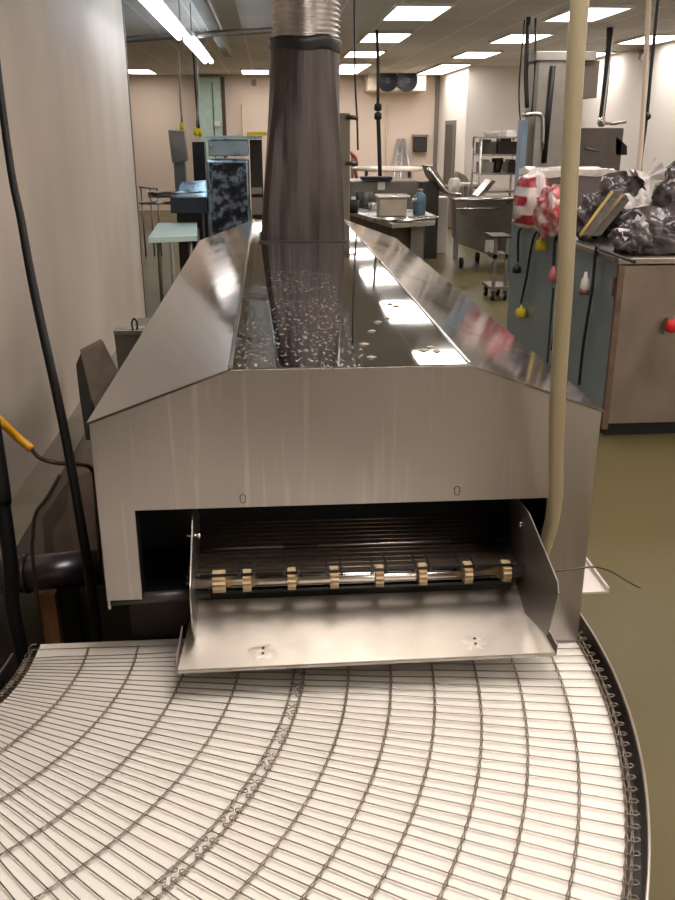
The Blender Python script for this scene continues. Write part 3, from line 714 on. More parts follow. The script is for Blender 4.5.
# long flat packets leaning (yellow edged trays)
for i, (u0, v0, u1, v1) in enumerate(((580, 236, 612, 192), (588, 237, 622, 196))):
    a, b_ = at(u0, v0, 6.2+.1*i), at(u1, v1, 6.5+.1*i); a.z = max(a.z, ZT+.01)
    bm = bm_new(); s = V(.10, .02, .01); prism(bm, [a, b_, b_+s, a+s], (.0, .03, .015))
    t = thing('tray_packet', ['gold edged packet leaning on the dark bags, the one nearer the hose', 'gold edged packet leaning on the dark bags, the one away from the hose'][i], 'packet', a)
    obj('tray', bm, mat('silver_packet', (88, 80, 72), .3, .5, .4, (20, 20, 20)), t)
    obj('gold_edge', tb([a, b_], .012, seg=6), mat('gold_edge', (180, 150, 80), .4, .4), t)
# dark film-topped block behind the bags
t = thing('wrapped_carton', 'large grey carton topped with shiny film behind the bags', 'carton', at(575, 200, 8.6))
a, b_ = at(528, 168, 8.6), at(618, 230, 8.6)
p2, q2 = at(534, 236, 8.6), at(617, 172, 8.6)
obj('carton_body', bx(p2.x, q2.x, 8.6, 9.2, .0, q2.z-.03), mat('dark_carton', (112, 100, 98), .5, 0, .1), t)
bm = bm_new(); box(bm, p2.x-.02, q2.x+.02, 8.57, 9.23, q2.z-.04, q2.z+.02)
bmesh.ops.subdivide_edges(bm, edges=bm.edges, cuts=6, use_grid_fill=True)
for v in bm.verts: v.co += V(0, noise.noise(v.co*9)*.02, noise.noise(v.co*10+V(3, 0, 0))*.03)
obj('film_cover', bm, mat('shiny_white_film', (226, 216, 210), .15, 0, .2, (20, 20, 20), .5, (20, 20, 20)), t)

# ------------------------------------------------------------------ tall grey machine behind the cabinet
Ym = 11.9
t = thing('tall_grey_machine', 'tall grey upright machine with a black slot, behind the bags', 'machine', V(3.3, Ym, 0))
a, b_ = at(540, 60, Ym), at(575, 170, Ym)
obj('column', bx(a.x, b_.x, Ym, Ym+.5, 0, at(540, 52, Ym).z), steel_dull, t)
a2, b2 = at(536, 51, Ym-.03), at(596, 61, Ym-.03)
obj('head_cap', bx(a2.x, b2.x, Ym-.04, Ym+.55, b2.z, a2.z), steel_dull, t, bevel=.01)
a3, b3 = at(576, 61, Ym+.1), at(595, 98, Ym+.1)
obj('side_box', bx(b_.x+.001, b3.x, Ym+.05, Ym+.5, b3.z, a3.z-.002), mat('dark_grey_box', (116, 106, 98), .5, .4), t)
p1_, p2_ = at(553, 66, Ym-.02), at(544, 163, Ym-.02)
obj('black_slot', tb([p1_, p2_], .035, seg=4), black, t)
a4, b4 = at(522, 112, Ym), at(541, 118, Ym)
bm = bm_new(); tube(bm, [at(522, 115, Ym), at(538, 114, Ym), at(543, 120, Ym), at(543, 150, Ym)], .03, 10, smooth=4); obj('bent_arm', bm, steel, t)
bm = bm_new(); p = at(524, 130, Ym); box(bm, p.x+.0, p.x+.075, Ym+.1, Ym+.3, 0, at(524, 120, Ym).z); obj('blue_side_post', bm, mat('pale_blue_post', (128, 150, 168), .45, .3), t)
# second grey machine against the bright wall
Yg = 13.0
t = thing('mixer_machine', 'low dark grey machine with a chrome filler in front of the bright wall', 'machine', at(600, 200, Yg))
p, q = at(581, 128, Yg), at(617, 200, Yg)
obj('body', bx(p.x, q.x, Yg, Yg+.6, 0, p.z), mat('dark_grey_machine', (110, 102, 96), .45, .5, .1), t, bevel=.02)
p, q = at(617, 138, Yg), at(628, 158, Yg)
bm = bm_new(); prism(bm, [at(616, 136, Yg), at(627, 146, Yg), at(627, 155, Yg), at(616, 155, Yg)], (0, .3, 0)); obj('side_spout', bm, black, t)
bm = bm_new(); c = at(601, 127, Yg+.1); lathe(bm, V(c.x, Yg+.1, c.z), [(.02, .20), (.03, .17), (.05, .12), (.06, .04), (.03, 0)], 16, close=True); obj('filler_head', bm, chrome, t)
bm = bm_new(); tube(bm, [at(600, 122, Yg+.1), at(612, 124, Yg+.1), at(626, 122, Yg+.1)], .02, 8); obj('handle', bm, steel, t); bm = bm_new(); tube(bm, [at(585, 148, Yg-.03), at(600, 151, Yg-.03)], .015, 8); obj('handle', bm, steel, t)
# ceiling drops on the right
def drop(pts, Y, r, m, lab, name='drop_cord', top=True, extra=None, cat='cord', group=None):
    P = [at(u, v, Y) for u, v in pts]
    if top: P[0] = V(P[0].x, Y, CH-.002)
    o = tb(P, r, seg=8, smooth=5)
    t = obj(name, o, m); tag(t, lab, cat, group)
    return t
drop([(611, 15), (609, 45), (605, 90), (601, 122)], 13.1, .045, cord, 'thick black cord dropping to the chrome filler at the bright wall')
drop([(613, 40), (609, 70), (603, 118)], 12.9, .012, white_p, 'pale twisted cord beside the thick black cord')
drop([(527, 42), (526, 70), (527, 108)], 12.0, .028, cord, 'black cord dropping just left of the tall grey machine')
drop([(534, 42), (535, 75), (532, 112)], 12.1, .015, cord, 'thin cord dropping next to the tall grey machine head', name='drop_cord')
drop([(522, 60), (519, 90), (522, 140)], 12.3, .010, cord, 'very thin cord left of the tall grey machine')
t = drop([(650, -40), (646, 60), (642, 130), (637, 190)], 7.5, .022, pvc, 'pale vertical pipe coming down from the ceiling at right', name='vertical_pipe', cat='pipe')
drop([(657, 10), (652, 60), (647, 115), (641, 160), (640, 185)], 8.4, .016, cord, 'thin black cord hanging in front of the bright right wall')
p = at(647, 116, 8.35); bm = bm_new(); lathe(bm, V(p.x, 8.35, p.z-.04), [(.01, 0), (.035, .02), (.035, .05), (.01, .07)], 12, close=True); tag(obj('cord_connector', bm, black_rubber), 'small black connector on the thin cord at the right wall', 'connector')
drop([(377, 16), (378, 60), (378, 105)], 13.6, .022, cord, 'black cord hanging in front of the fan unit')
drop([(378, 112), (379, 140), (380, 176)], 13.6, .030, cord, 'lower half of the black cord reaching the black bar', top=False)
for v, lab in ((107, 'upper'), (116, 'lower')):
    p = at(378, v, 13.6); bm = bm_new(); lathe(bm, V(p.x, 13.6, p.z-.06), [(.02, 0), (.055, .02), (.055, .09), (.02, .12)], 12, close=True)
    tag(obj('cord_connector', bm, black_rubber), f'{lab} of the two black connectors on the cord below the fan unit', 'connector')
drop([(354, 26), (355, 75), (357, 118), (358, 150)], 9.5, .010, cord, 'thin cord just right of the exhaust stack')
# security lamp on the right wall
p = V(6.38, at(628, 56, 15.6).y, at(628, 56, 15.6).z)
t = thing('wall_camera', 'small grey fixture high on the bright right wall', 'fixture', p)
bm = bm_new(); box(bm, 6.30, 6.40, p.y-.05, p.y+.05, p.z-.05, p.z+.05); obj('bracket', bm, steel_dull, t)
bm = bm_new(); cyl(bm, (6.22, p.y-.25, p.z-.06), (6.30, p.y+.15, p.z+.05), .08, 12); obj('housing', bm, steel_dull, t)

# ------------------------------------------------------------------ far wall objects
YF = 24.28
def fw(u, v, off=0): return at(u, v, YF-off)
t = thing('fan_unit', 'white evaporator unit with two black fans high on the far wall', 'fan unit', fw(397, 91, .5))
a, b_ = fw(368, 71.5, .9), fw(426, 91, .9)
obj('housing', bx(a.x, b_.x, YF-.9, YF, b_.z, a.z), mat('cream_unit', (226, 212, 192), .5), t, bevel=.02)
for u in (387.5, 407):
    c = at(u, 80.5, YF-.91); r_ = .25
    bm = bm_new(); lathe(bm, V(c.x, YF-.96, c.z), [(r_, .06), (r_*1.05, .02), (r_*.97, 0), (r_*.9, .05), (.01, .055)], 28, 'y'); fr = obj('fan', bm, mat('dark_fan', (46, 48, 58), .5), t)
    bm = bm_new()
    for k in range(5):
        an = k*2*math.pi/5; Mx = Matrix.Translation(V(c.x, YF-.93, c.z)) @ Matrix.Rotation(an, 4, 'Y') @ Matrix.Rotation(.5, 4, 'Z')
        box(bm, .04, r_*.82, -.006, .006, -.06, .06, M=Mx)
    obj('fan_blade', bm, mat('grey_blade', (110, 116, 128), .4), fr)
    bm = bm_new()
    for rr in (.08, .14, .2):
        pts = [V(c.x+rr*math.cos(q), YF-.965, c.z+rr*math.sin(q)) for q in [2*math.pi*k/20 for k in range(21)]]; tube(bm, pts, .004, 4, cap=False)
    obj('fan_guard', bm, black, fr)
# ladder leaning
t = thing('step_ladder', 'pale folding ladder leaning against the far wall', 'ladder', V(fw(402, 200).x, YF-.5, 0))
def rail_(u0, v0, u1, v1, nm='rail', d0=.06, d1=.9, r=.04):
    p0, p1 = at(u0, v0, YF-d0), at(u1, v1, YF-d1); bm = bm_new(); tube(bm, [p0, V(p1.x, p1.y, max(0.02, p1.z))], r, 6); obj(nm, bm, mat('grey_aluminium', (178, 180, 184), .4, .6), t); return p0, p1
A = rail_(399, 139, 391, 205); B = rail_(403, 139, 399, 205)
C_ = rail_(404, 139, 416, 203, d1=.5); 
for k in range(7):
    f_ = .1+k*.13; a = A[0].lerp(A[1], f_); b_ = B[0].lerp(B[1], f_); obj('rung', tb([a, b_], .03, seg=6), mat('grey_aluminium', (0, 0, 0)), t)
# black wall box, extinguisher, pink tagged extinguisher
t = thing('wall_box', 'black box with a pale lid mounted on the far wall', 'box', fw(420, 152, .1))
a, b_ = fw(414, 137, .2), fw(427, 152, .2); obj('case', bx(a.x, b_.x, YF-.2, YF, b_.z, a.z), mat('dark_box', (44, 38, 38), .5), t, bevel=.02)
obj('lid', bx(a.x-.02, b_.x+.02, YF-.23, YF, a.z+.001, a.z+.06), mat('lid_grey', (120, 110, 102), .5), t)
def extinguisher(u, v, Y, m, lab, h=.5):
    p = at(u, v, Y); t = thing('fire_extinguisher', lab, 'extinguisher', p)
    bm = bm_new(); lathe(bm, p, [(.085, 0), (.09, .04), (.09, h*.72), (.05, h*.85), (.03, h*.9)], 16, close=True); obj('cylinder', bm, m, t)
    bm = bm_new(); box(bm, p.x-.04, p.x+.07, Y-.03, Y+.03, p.z+h*.9, p.z+h*1.05); obj('valve', bm, black, t)
    bm = bm_new(); tube(bm, [p+V(.05, 0, h*.95), p+V(.13, 0, h*.7), p+V(.12, 0, h*.2)], .012, 6, smooth=3); obj('hose', bm, black, t)
extinguisher(444, 164, YF-.12, pink, 'pinkish red extinguisher hanging on the far wall near the corner', .55)
t = thing('hose_bracket', 'red bracket and coil beside the grey post at the far wall', 'hose reel', at(353, 180, 18))
c = at(353, 165, 18); bm = bm_new()
for s in (-.08, .08): tube(bm, [at(350, 152, 18), at(356, 158, 18)+V(0, s, 0), at(355, 168, 18)+V(0, s, 0), at(357, 180, 18)+V(0, s, 0)], .028, 8, smooth=4)
obj('coil', bm, mat('faded_red', (192, 88, 84), .5), t)
obj('stand', bx(c.x-.03, c.x+.02, 18.05, 18.12, 0, c.z+.2), steel_dull, t)
# grey green locker high on the far wall at left
t = thing('wall_locker', 'tall grey green panel cabinet on the far wall behind the left machines', 'cabinet', fw(212, 135))
a, b_ = fw(197, 77.5, .35), fw(225, 136, .35)
obj('body', bx(a.x, b_.x-.05, YF-.35, YF, 0, a.z), green_cab, t)
m_ = fw(212, 80, .36).x
obj('door_seam', bx(m_-.015, m_+.015, YF-.362, YF-.35, .1, a.z-.1), trim_m, t)
obj('edge_post', bx(b_.x-.05, b_.x+.03, YF-.37, YF, 0, a.z+.02), mat('dark_post', (70, 58, 50), .5), t)
obj('handle', bx(b_.x-.25, b_.x-.12, YF-.42, YF-.35, fw(222, 126, .35).z, fw(222, 121, .35).z), white_p, t)
p = fw(254, 83)
tag(obj('wall_lamp', bx(p.x-.06, p.x+.06, YF-.1, YF, p.z-.06, p.z+.08), trim_m), 'tiny grey fixture on the far wall left of the exhaust duct', 'fixture')
# thin pipes up the wall
for k, (u, lab) in enumerate(((387, 'thin pipe running up the far wall below the fan unit'), (242, 'faint pipe on the far wall behind the exhaust duct'))):
    p = fw(u, 100); tag(obj('wall_pipe', tb([V(p.x, YF-.04, .02), V(p.x, YF-.04, 2.6)], .02, seg=8), mat('painted_pipe', (214, 196, 172), .6)), lab, 'pipe')

# ------------------------------------------------------------------ left background machines
YB = 10.5
t = thing('packing_machine', 'blue grey machine with an oily dark front and steel head at the left', 'machine', at(228, 225, YB))
a, b_ = at(206, 160, YB), at(250, 222, YB)
obj('frame', (lambda bm: (box(bm, a.x, b_.x, YB, YB+.7, 0, a.z), bm)[-1])(bm_new()), steel_blue, t, bevel=.02)
a2, b2 = at(209, 163, YB-.02), at(248, 217, YB-.02)
obj('front_face', bx(a2.x, b2.x, YB-.03, YB-.001, b2.z-.3, a2.z), oily, t)
a3, b3 = at(208, 140, YB-.05), at(248, 156, YB-.05)
obj('head', bx(a3.x, b3.x, YB-.05, YB+.6, b3.z, a3.z), steel_blue, t, bevel=.01)
a4, b4 = at(205, 136, YB-.08), at(262, 139, YB-.08)
obj('head_lid', bx(a4.x, b4.x, YB-.09, YB+.65, b4.z, a4.z), steel_blue, t)
a5, b5 = at(249, 140, YB+.1), at(264, 222, YB+.1)
obj('side_unit', bx(a5.x+.005, b5.x, YB+.1, YB+.6, 0, a5.z), mat('dark_brown_unit', (50, 42, 38), .5, .3, .4, (5, 5, 5)), t)
p = at(256, 134, YB); obj('yellow_strip', bx(p.x-.1, p.x+.12, YB-.05, YB+.1, p.z-.02, p.z+.02), yellow, t)
obj('side_shelf', bx(a5.x+.01, b5.x-.01, YB+.03, YB+.1, at(256, 194, YB).z, at(256, 188, YB).z), steel_dull, t)
obj('side_shelf', bx(a5.x+.01, b5.x-.01, YB+.03, YB+.1, at(256, 215, YB).z, at(256, 198, YB).z), mat('beige_unit', (134, 118, 104), .5), t)
# grey bracket column + black column
t = thing('grey_column', 'leaning grey control column left of the blue grey machine', 'machine', V(at(178, 160, 11.6).x, 11.7, 0))
bm = bm_new(); prism(bm, [at(168, 130, 11.5), at(184, 131, 11.5), at(187, 161, 11.5), at(172, 163, 11.5)], (0, .25, 0)); obj('control_box', bm, steel_dull, t)
p, q = at(174, 163, 11.6), at(187, 200, 11.6); obj('post', bx(p.x, q.x, 11.55, 11.75, 0, p.z+.02), mat('mid_grey_post', (130, 128, 128), .5, .3), t)
p, q = at(192, 142, 11.9), at(206, 181, 11.9)
tag(obj('black_column', bx(p.x, q.x, 11.9, 12.2, 0, p.z), mat('black_speckled', (34, 32, 40), .5, .2, .5, (9, 9, 9))), 'black upright column just left of the blue grey machine', 'machine')
# conveyor table with steel sheet
t = thing('work_table', 'steel work table with rails jutting out left of the blue grey machine', 'table', V(at(185, 200, 10.9).x, 10.9, 0))
p, q = at(170, 198, 10.6), at(207, 204, 10.6)
obj('table_body', bx(p.x, q.x, 10.6, 11.3, q.z-.1, p.z), mat('dark_table', (50, 54, 62), .5, .3), t)
obj('steel_sheet', (lambda bm: (prism(bm, [at(181, 183, 11.1), at(206, 181, 11.1), at(207, 197, 10.8), at(176, 198, 10.8)], (0, .02, .01)), bm)[-1])(bm_new()), steel_blue, t)
bm = bm_new()
for (u0, v0, u1, v1) in ((148, 193, 206, 193), (148, 196, 206, 197), (140, 203, 172, 203)): tube(bm, [at(u0, v0, 10.9), at(u1, v1, 10.9)], .02, 6)
obj('rail', bm, steel, t)
p, q = at(172, 205, 10.8), at(206, 216, 10.8)
obj('lower_body', bx(p.x+.05, q.x-.05, 10.8, 11.2, 0, q.z+.2), mat('dark_lower', (62, 50, 46), .6, .2, .3), t)
# back wire frame rack
t = thing('wire_rack', 'thin wire rack on the floor by the far end of the partition', 'rack', V(at(152, 215, 15).x, 15, 0))
for (u0, v0, u1, v1) in ((139, 187, 157, 189), (139, 203, 160, 203)):
    obj('rail', tb([at(u0, v0, 15), at(u1, v1, 15)], .015, seg=6), steel_dull, t)
for u in (141, 150, 157):
    p = at(u, 188, 15); obj('post', tb([V(p.x, 15, p.z), V(p.x, 15, .01)], .015, seg=6), steel_dull, t)
# pale green table
t = thing('pale_green_table', 'small table with a pale green top beside the tunnel hood', 'table', V(at(175, 230, 8.3).x, 8.3, 0))
z_ = atz(170, 230, 1.0); Z1 = .95
pa, pb, pc, pd = atz(158, 223, Z1), atz(197, 222, Z1), atz(197, 236, Z1), atz(148, 238, Z1)
bm = bm_new(); prism(bm, [pa, pb, pc, pd], (0, 0, -.05)); obj('table_top', bm, green_tint, t)
for q in (pa.lerp(pd, .15), pb.lerp(pc, .15), pc+V(-.08, .05, 0), pd+V(.22, .05, 0)):
    obj('leg', tb([V(q.x, q.y+.02, Z1-.05), V(q.x, q.y+.02, 0)], .02, seg=8), steel_dull, t)
pa, pb, pc, pd = atz(190, 219.5, .9), atz(204, 219.5, .9), atz(203, 222, .9), atz(189, 222, .9)
t = thing('steel_table', 'low steel bench behind the pale green table', 'table', V((pa.x+pb.x)/2, pa.y, 0))
bm = bm_new(); prism(bm, [pa, pb, pc, pd], (0, 0, -.04)); obj('table_top', bm, steel_blue, t)
for q in (pa, pb, pc, pd): 
    qq = q.lerp((pa+pc)/2, .15); obj('leg', tb([V(qq.x, qq.y, .86), V(qq.x, qq.y, 0)], .02, seg=8), steel_dark, t)
# drops with yellow plugs
for (pts, Y, lab, yp) in (([(179, 50), (180, 90), (182, 122)], 14.4, 'first cord with a yellow plug hanging over the grey column', (182, 127)),
                          ([(193, 50), (196, 95), (199, 128)], 14.3, 'dark cord with a yellow plug hanging over the black column', (200, 133)),
                          ([(197, 55), (198, 90), (197, 128)], 14.2, 'pale pole with a yellow plug over the black column', (196, 132))):
    t = thing('plug_cord', lab, 'cord', at(*pts[-1], Y))
    P = [at(u, v, Y) for u, v in pts]; P[0] = V(P[0].x, Y, CH-.002)
    obj('cord', tb(P, .016, seg=8, smooth=4), steel_dull if 'pale' in lab or 'first' in lab else cord, t)
    c = at(*yp, Y); bm = bm_new(); lathe(bm, c+V(0, 0, -.05), [(.03, 0), (.04, .05), (.02, .12)], 10, close=True); obj('plug', bm, yellow, t)

# grey post machine right of the stack
t = thing('grey_post_machine', 'grey upright steel post machine just right of the exhaust stack', 'machine', V(at(345, 180, 8).x, 8.1, 0))
p, q = at(333, 113, 8), at(350, 200, 8)
obj('post', bx(p.x, q.x, 8, 8.25, 0, p.z), mat('warm_grey_post', (128, 120, 108), .5, .3), t, bevel=.01)
for v in (117, 163): obj('bolt_arm', tb([at(346, v, 7.98), at(358, v+1, 7.98)], .018, seg=8), steel_dark, t)

# centre background: long table with pans
t = thing('prep_table', 'steel topped prep table with a dark brown body beside the hood', 'table', V(1.6, 10.4, 0))
Z1 = .95
pts = [(340, 208), (392, 224), (435, 221), (436, 216), (425, 211), (350, 203)]
P = [atz(u, v, Z1) for u, v in pts]
bm = bm_new(); prism(bm, P, (0, 0, -.05)); obj('table_top', bm, steel, t)
pl = atz(395, 224, Z1); p_r = atz(425, 222, Z1)
bm = bm_new(); prism(bm, [atz(350, 213, Z1-.05)+V(0, 0, 0), atz(392, 225, Z1-.05), atz(424, 223, Z1-.05), atz(425, 214, Z1-.05), atz(352, 207, Z1-.05)], (0, 0, -.9)); obj('table_body', bm, brown_front, t)
p = atz(413, 224, Z1-.05); obj('corner_leg', bx(p.x-.03, p.x+.12, p.y-.06, p.y-.02, 0, Z1-.05), steel_dull, t)
def tabletop_item(name, u0, u1, vt, vb, z, m, lab, cat, dy=.3, tilt=0):
    a = atz(u0, vb, z); b_ = atz(u1, vb, z); top = at((u0+u1)/2, vt, (a.y+b_.y)/2).z
    bm = bm_new(); 
    prism(bm, [(a.x, a.y, z), (b_.x, a.y, z), (b_.x+tilt, a.y, top), (a.x-tilt, a.y, top)], (0, dy, 0))
    return a, b_, top, bm
a, b_, top, bm = tabletop_item('tub', 379, 407, 198, 217, Z1, None, '', '')
t = thing('beige_tub', 'beige rectangular tub with a rim on the prep table', 'tub', V((a.x+b_.x)/2, a.y, Z1)); obj('body', bm, beige_pan, t, bevel=.02)
obj('rim', bx(a.x-.03, b_.x+.04, a.y-.03, a.y+.33, top, top+.03), steel, t, bevel=.01)
obj('handle', tb([V(b_.x+.04, a.y, top-.03), V(b_.x+.12, a.y, top-.02)], .02, seg=8), steel, t)
a, b_, top, bm = tabletop_item('jug', 414, 427, 192, 215, Z1, None, '', ''); bm.free()
t = thing('blue_jug', 'blue plastic container behind the beige tub', 'container', V((a.x+b_.x)/2, a.y+.4, Z1))
bm = bm_new(); r_ = (b_.x-a.x)/2; lathe(bm, V((a.x+b_.x)/2, a.y+.1, Z1), [(r_, 0), (r_, (top-Z1)*.8), (r_*.5, (top-Z1)*.95), (r_*.4, top-Z1)], 20, close=True); obj('body', bm, blue_jug, t)
bm = bm_new(); lathe(bm, V((a.x+b_.x)/2, a.y+.1, top), [(r_*.45, 0), (r_*.45, .03)], 12, close=True); obj('cap', bm, steel_dull, t)
# small clutter on the table
for i, (u, v, r_, m, nm, lab) in enumerate(((352, 213, .10, black, 'black_pot', 'black pot at the near left end of the prep table'), (364, 207, .13, steel_dark, 'steel_pot', 'dark steel pot left of the beige tub'), (356, 205, .07, white_p, 'white_cup', 'pale cup behind the black pot'), (372, 210, .06, steel, 'steel_cup', 'small steel cup touching the beige tub'))):
    p = atz(u, v, Z1); bm = bm_new(); lathe(bm, p, [(.01, .004), (r_*.8, 0), (r_, r_*1.6), (r_*.9, r_*1.6), (r_*.75, .02)], 18); tag(obj(nm, bm, m), lab, 'pot')
for i, (u, v) in enumerate(((389, 221), (405, 222), (416, 220), (428, 219))):
    p = atz(u, v, Z1); bm = bm_new(); lathe(bm, p, [(.01, .002), (.09, .0), (.13, .03), (.12, .03), (.08, .012), (.01, .012)], 16)
    tag(obj('steel_dish', bm, chrome), ['leftmost steel dish on the front edge of the prep table', 'steel dish below the beige tub', 'steel dish near the table corner', 'steel dish at the right end of the prep table'][i], 'dish', 'small steel dishes on the prep table')
# long trough machine behind with round table
t = thing('trough_machine', 'long dark steel trough machine in the middle background', 'machine', V(2.3, 14.5, 0))
p, q = at(350, 181, 14.3), at(418, 205, 14.3)
obj('body', bx(p.x, q.x, 14.3, 15.1, .2, p.z), mat('dim_steel', (128, 120, 112), .45, .6, .2, (4, 4, 4)), t, bevel=.02)
p2, q2 = at(362, 177, 14.25), at(392, 180, 14.25)
obj('black_bar', bx(p2.x, q2.x, 14.2, 14.5, q2.z, p2.z), black, t)
p3, q3 = at(378, 182, 14.27), at(385, 190, 14.27)
obj('paper_label', bx(p3.x, q3.x, 14.28, 14.298, q3.z, p3.z), white_p, t)
for x in (p.x+.1, q.x-.1): obj('leg', bx(x-.04, x+.04, 14.5, 14.6, 0, .2), steel_dark, t)
t = thing('oval_table', 'white topped oval table standing in the back beside the ladder', 'table', V(at(388, 168, 17).x, 17, 0))
c = at(388, 168, 17); rx = (at(424, 168, 17).x-at(352, 168, 17).x)/2
bm = bm_new(); lathe(bm, V(0, 0, 0), [(.01, 0), (1, 0), (1, .05), (.01, .05)], 40)
for v in bm.verts: v.co = V(c.x+v.co.x*rx, 17+v.co.y*.75, 1.08+v.co.z)
zt = at(388, 169, 17).z
for v in bm.verts: v.co.z += zt-1.1
obj('table_top', bm, mat('white_laminate', (236, 226, 212), .3), t)
for s in (-.6, .6): obj('leg', tb([V(c.x+s*rx, 17, 0), V(c.x+s*rx, 17, zt-.03)], .03, seg=8), steel_dull, t)
# inclined conveyor
t = thing('incline_conveyor', 'inclined steel conveyor with a bright side rail in the middle background', 'conveyor', V(at(432, 200, 14).x, 14, 0))
bm = bm_new(); prism(bm, [at(428, 166, 14.3), at(434, 166, 14.3), at(446, 186, 14.3), at(461, 192, 14.3), at(461, 197, 14.3), at(444, 193, 14.3), at(432, 178, 14.3)], (0, .6, 0)); obj('conveyor_frame', bm, steel_dull, t)
bm = bm_new(); tube(bm, [at(428, 168, 14.25), at(438, 182, 14.25), at(448, 192, 14.25), at(461, 195, 14.25)], .03, 8, smooth=4); obj('side_rail', bm, chrome, t)
p, q = at(421, 172, 14.5), at(437, 215, 14.5); obj('stand', bx(p.x, q.x, 14.4, 14.8, 0, at(430, 182, 14.5).z), steel_dark, t)
obj('leg', tb([at(458, 196, 14.4), V(at(458, 196, 14.4).x, 14.4, 0)], .03, seg=8), steel_dull, t)
p = at(454, 186, 14.3); bm = bm_new(); blob(bm, p, (.09, .1, .13), .2, 3, 3, 2); obj('hopper_cloth', bm, white_p, t)
# white box on floor
p = at(441, 218, 15)
tag(obj('white_bucket', bx(p.x-.12, p.x+.12, 15, 15.25, 0, at(441, 197, 15).z), white_p, bevel=.02), 'white container standing in the back near the door', 'container')

# hopper bin cart
Yh = 13.3
t = thing('bin_cart', 'steel bin cart on casters with sloping belly left of the red bag', 'cart', V(3.1, Yh+.4, 0))
P = [at(455, 201, Yh), at(517, 200, Yh), at(517, 260, Yh), at(502, 260, Yh), at(468, 247, Yh), at(456, 243, Yh)]
bm = bm_new(); prism(bm, P, (.1, .8, 0)); obj('bin', bm, mat('bin_steel', (134, 128, 118), .35, .85, .2, (4, 4, 4), rvar=.1), t, bevel=.01)
bm = bm_new(); tube(bm, [at(454, 200, Yh-.02), at(519, 199, Yh-.02)], .022, 8); tube(bm, [at(456, 209, Yh-.03), at(500, 208, Yh-.03)], .015, 8); obj('rim', bm, chrome, t)
P = [at(456, 203, Yh), at(459, 203, Yh), at(459, 246, Yh), at(456, 246, Yh)]
for u in (457, 513):
    p = at(u, 240, Yh); obj('leg', bx(p.x-.03, p.x+.03, Yh+.02, Yh+.1, .12, at(u, 210, Yh).z), steel_dull, t)
for u, y in ((462, Yh+.10), (512, Yh+.10), (478, Yh+.7)):
    p = at(u, 250, y); bm = bm_new(); lathe(bm, V(p.x-.03, y, .075), [(.02, 0), (.075, 0), (.075, .05), (.02, .05)], 18, 'x', close=True); obj('caster', bm, black_rubber, t)
bm = bm_new(); prism(bm, [at(478, 196, Yh+.3), at(484, 196, Yh+.3), at(496, 181, Yh+.3), at(492, 180, Yh+.3)], (0, .4, 0)); obj('lift_lid', bm, steel, t)
p, q = at(480, 243, Yh-.02), at(497, 256, Yh-.02)
obj('white_tag', bx(at(485, 243, Yh).x, at(496, 243, Yh).x, Yh-.02, Yh-.005, at(485, 252, Yh).z, at(485, 240, Yh).z), white_p, t)
# equipment rack behind
Yr = 15.6
t = thing('equipment_rack', 'steel shelf rack crowded with dark kitchen equipment in the right background', 'rack', V(at(497, 180, Yr).x, Yr+.3, 0))
xa, xb = at(481, 150, Yr).x, at(522, 150, Yr).x
for x in (xa, xb):
    for y in (Yr, Yr+.6): obj('post', tb([V(x, y, 0), V(x, y, at(481, 137, Yr).z)], .022, seg=8), steel, t)
for v in (137.5, 155, 174, 192):
    z_ = at(500, v, Yr).z; obj('shelf', bx(xa, xb, Yr, Yr+.6, z_-.015, z_+.015), steel, t)
k = 0
names = ['equipment_box', 'equipment_box', 'equipment_box', 'mixing_bowl', 'equipment_box', 'mixing_bowl', 'equipment_box']
for v, us in ((155, ((489, 15, 14), (508, 20, 15))), (174, ((488, 12, 13), (501, 12, 14), (514, 11, 13))), (137.5, ((495, 18, 5), (512, 10, 6)))):
    for (u, wd, hh) in us:
        z_ = at(500, v, Yr).z+.015; x = at(u, v, Yr).x; s = 14.8/880
        lab = {155: 'upper', 174: 'lower', 137.5: 'top'}[v]
        side = 'left' if u < 499 else ('right' if u > 506 else 'middle')
        m_ = [steel_dark, mat('black_machine', (40, 34, 32), .4, .3, .5, (9, 9, 9)), steel_dull][k % 3] if v != 137.5 else white_p
        if names[k] == 'mixing_bowl':
            bm = bm_new(); lathe(bm, V(x, Yr+.3, z_), [(.01, 0), (wd*s*.35, 0), (wd*s*.5, hh*s*.8), (wd*s*.52, hh*s), (wd*s*.45, hh*s), (wd*s*.3, .03)], 18)
        else:
            bm = bm_new(); box(bm, x-wd*s*.5, x+wd*s*.5, Yr+.05, Yr+.5, z_, z_+hh*s*.8); box(bm, x-wd*s*.35, x+wd*s*.2, Yr+.1, Yr+.4, z_+hh*s*.8, z_+hh*s)
        tag(obj(names[k], bm, m_), f'{"rounded bowl" if names[k]=="mixing_bowl" else "boxy piece of equipment"} on the {lab} shelf of the steel rack, {side} side', 'equipment'); k += 1
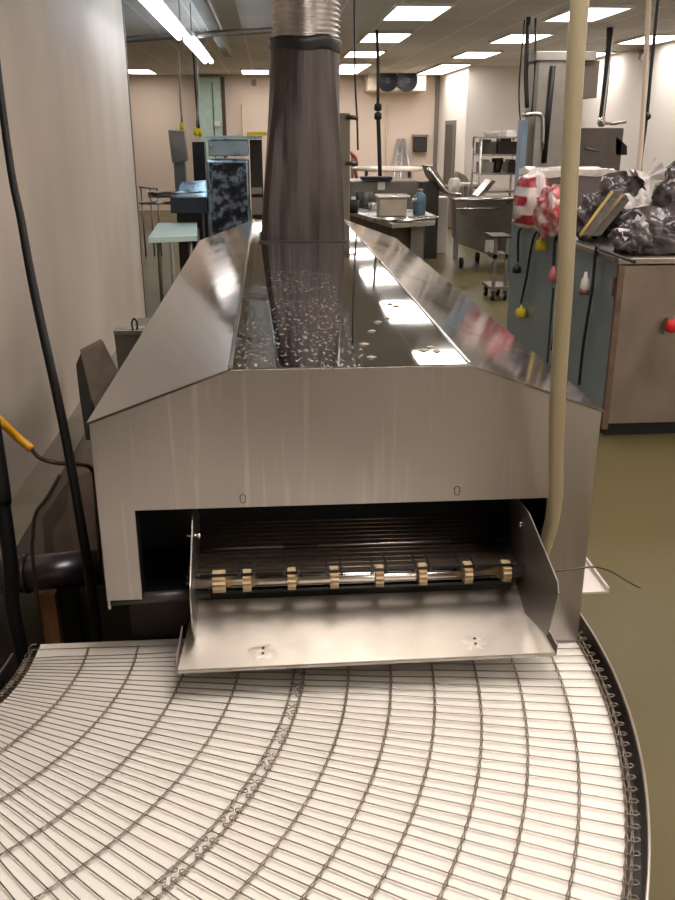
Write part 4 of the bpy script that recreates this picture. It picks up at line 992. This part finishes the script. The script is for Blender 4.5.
# small caster cart in front of bin
Yc = 10.6
t = thing('caster_stand', 'small narrow trolley on chrome casters between the bin cart and cabinet', 'trolley', V(at(497, 290, Yc).x, Yc+.2, 0))
xa, xb = at(490, 280, Yc).x, at(509, 280, Yc).x
for x in (xa+.05, xb-.04): obj('post', bx(x-.02, x+.02, Yc, Yc+.04, .14, at(500, 238, Yc).z), steel_dull, t)
obj('shelf', bx(xa, xb, Yc-.02, Yc+.4, .14, .17), steel_dull, t)
obj('shelf', bx(xa, xb, Yc-.02, Yc+.4, at(500, 238, Yc).z, at(500, 236, Yc).z), steel_dark, t)
obj('shelf', bx(xa+.03, xb-.03, Yc, Yc+.3, .5, .56), mat('brown_part', (110, 92, 76), .5), t)
for x in (xa+.04, xb-.04):
    for y in (Yc, Yc+.35):
        bm = bm_new(); lathe(bm, V(x-.02, y, .06), [(.015, 0), (.06, 0), (.06, .035), (.015, .035)], 16, 'x', close=True); w1 = obj('caster', bm, black_rubber, t)
        bm = bm_new(); lathe(bm, V(x-.025, y, .06), [(.005, 0), (.035, 0), (.035, .045), (.005, .045)], 14, 'x', close=True); obj('hub', bm, chrome, w1)
        bm = bm_new(); box(bm, x-.027, x-.023, y-.02, y+.02, .06, .136); box(bm, x-.027, x+.027, y-.02, y+.02, .136, .14); box(bm, x+.023, x+.027, y-.02, y+.02, .06, .136); bmesh.ops.remove_doubles(bm, verts=bm.verts, dist=.0001); obj('fork', bm, chrome, w1)
# dark doorway-side items near jog: standing dark figure-like equipment
p = at(464, 180, 19)
t = thing('floor_machine', 'small dark machine standing near the far right door', 'machine', V(p.x, 19, 0))
obj('base', bx(p.x-.45, p.x+.35, 19, 19.6, 0, at(464, 186, 19).z), mat('grey_floor_machine', (126, 112, 100), .5, .2), t, bevel=.03)
bm = bm_new(); prism(bm, [at(456, 186, 19.1), at(459, 172, 19.1), at(466, 176, 19.1), at(472, 186, 19.1)], (0, .4, 0)); obj('hood', bm, steel_dull, t)
p = at(482, 186, 16.5)
t = thing('low_bench', 'pale topped bench left of the equipment rack', 'bench', V(p.x-.3, 16.5, 0))
q = at(464, 184, 16.5); obj('bench_top', bx(q.x, p.x, 16.5, 17.1, q.z-.04, q.z), mat('pale_top', (214, 200, 182), .4), t)
for x in (q.x+.05, p.x-.05): obj('leg', bx(x-.03, x+.03, 16.6, 16.7, 0, q.z-.04), steel_dull, t)
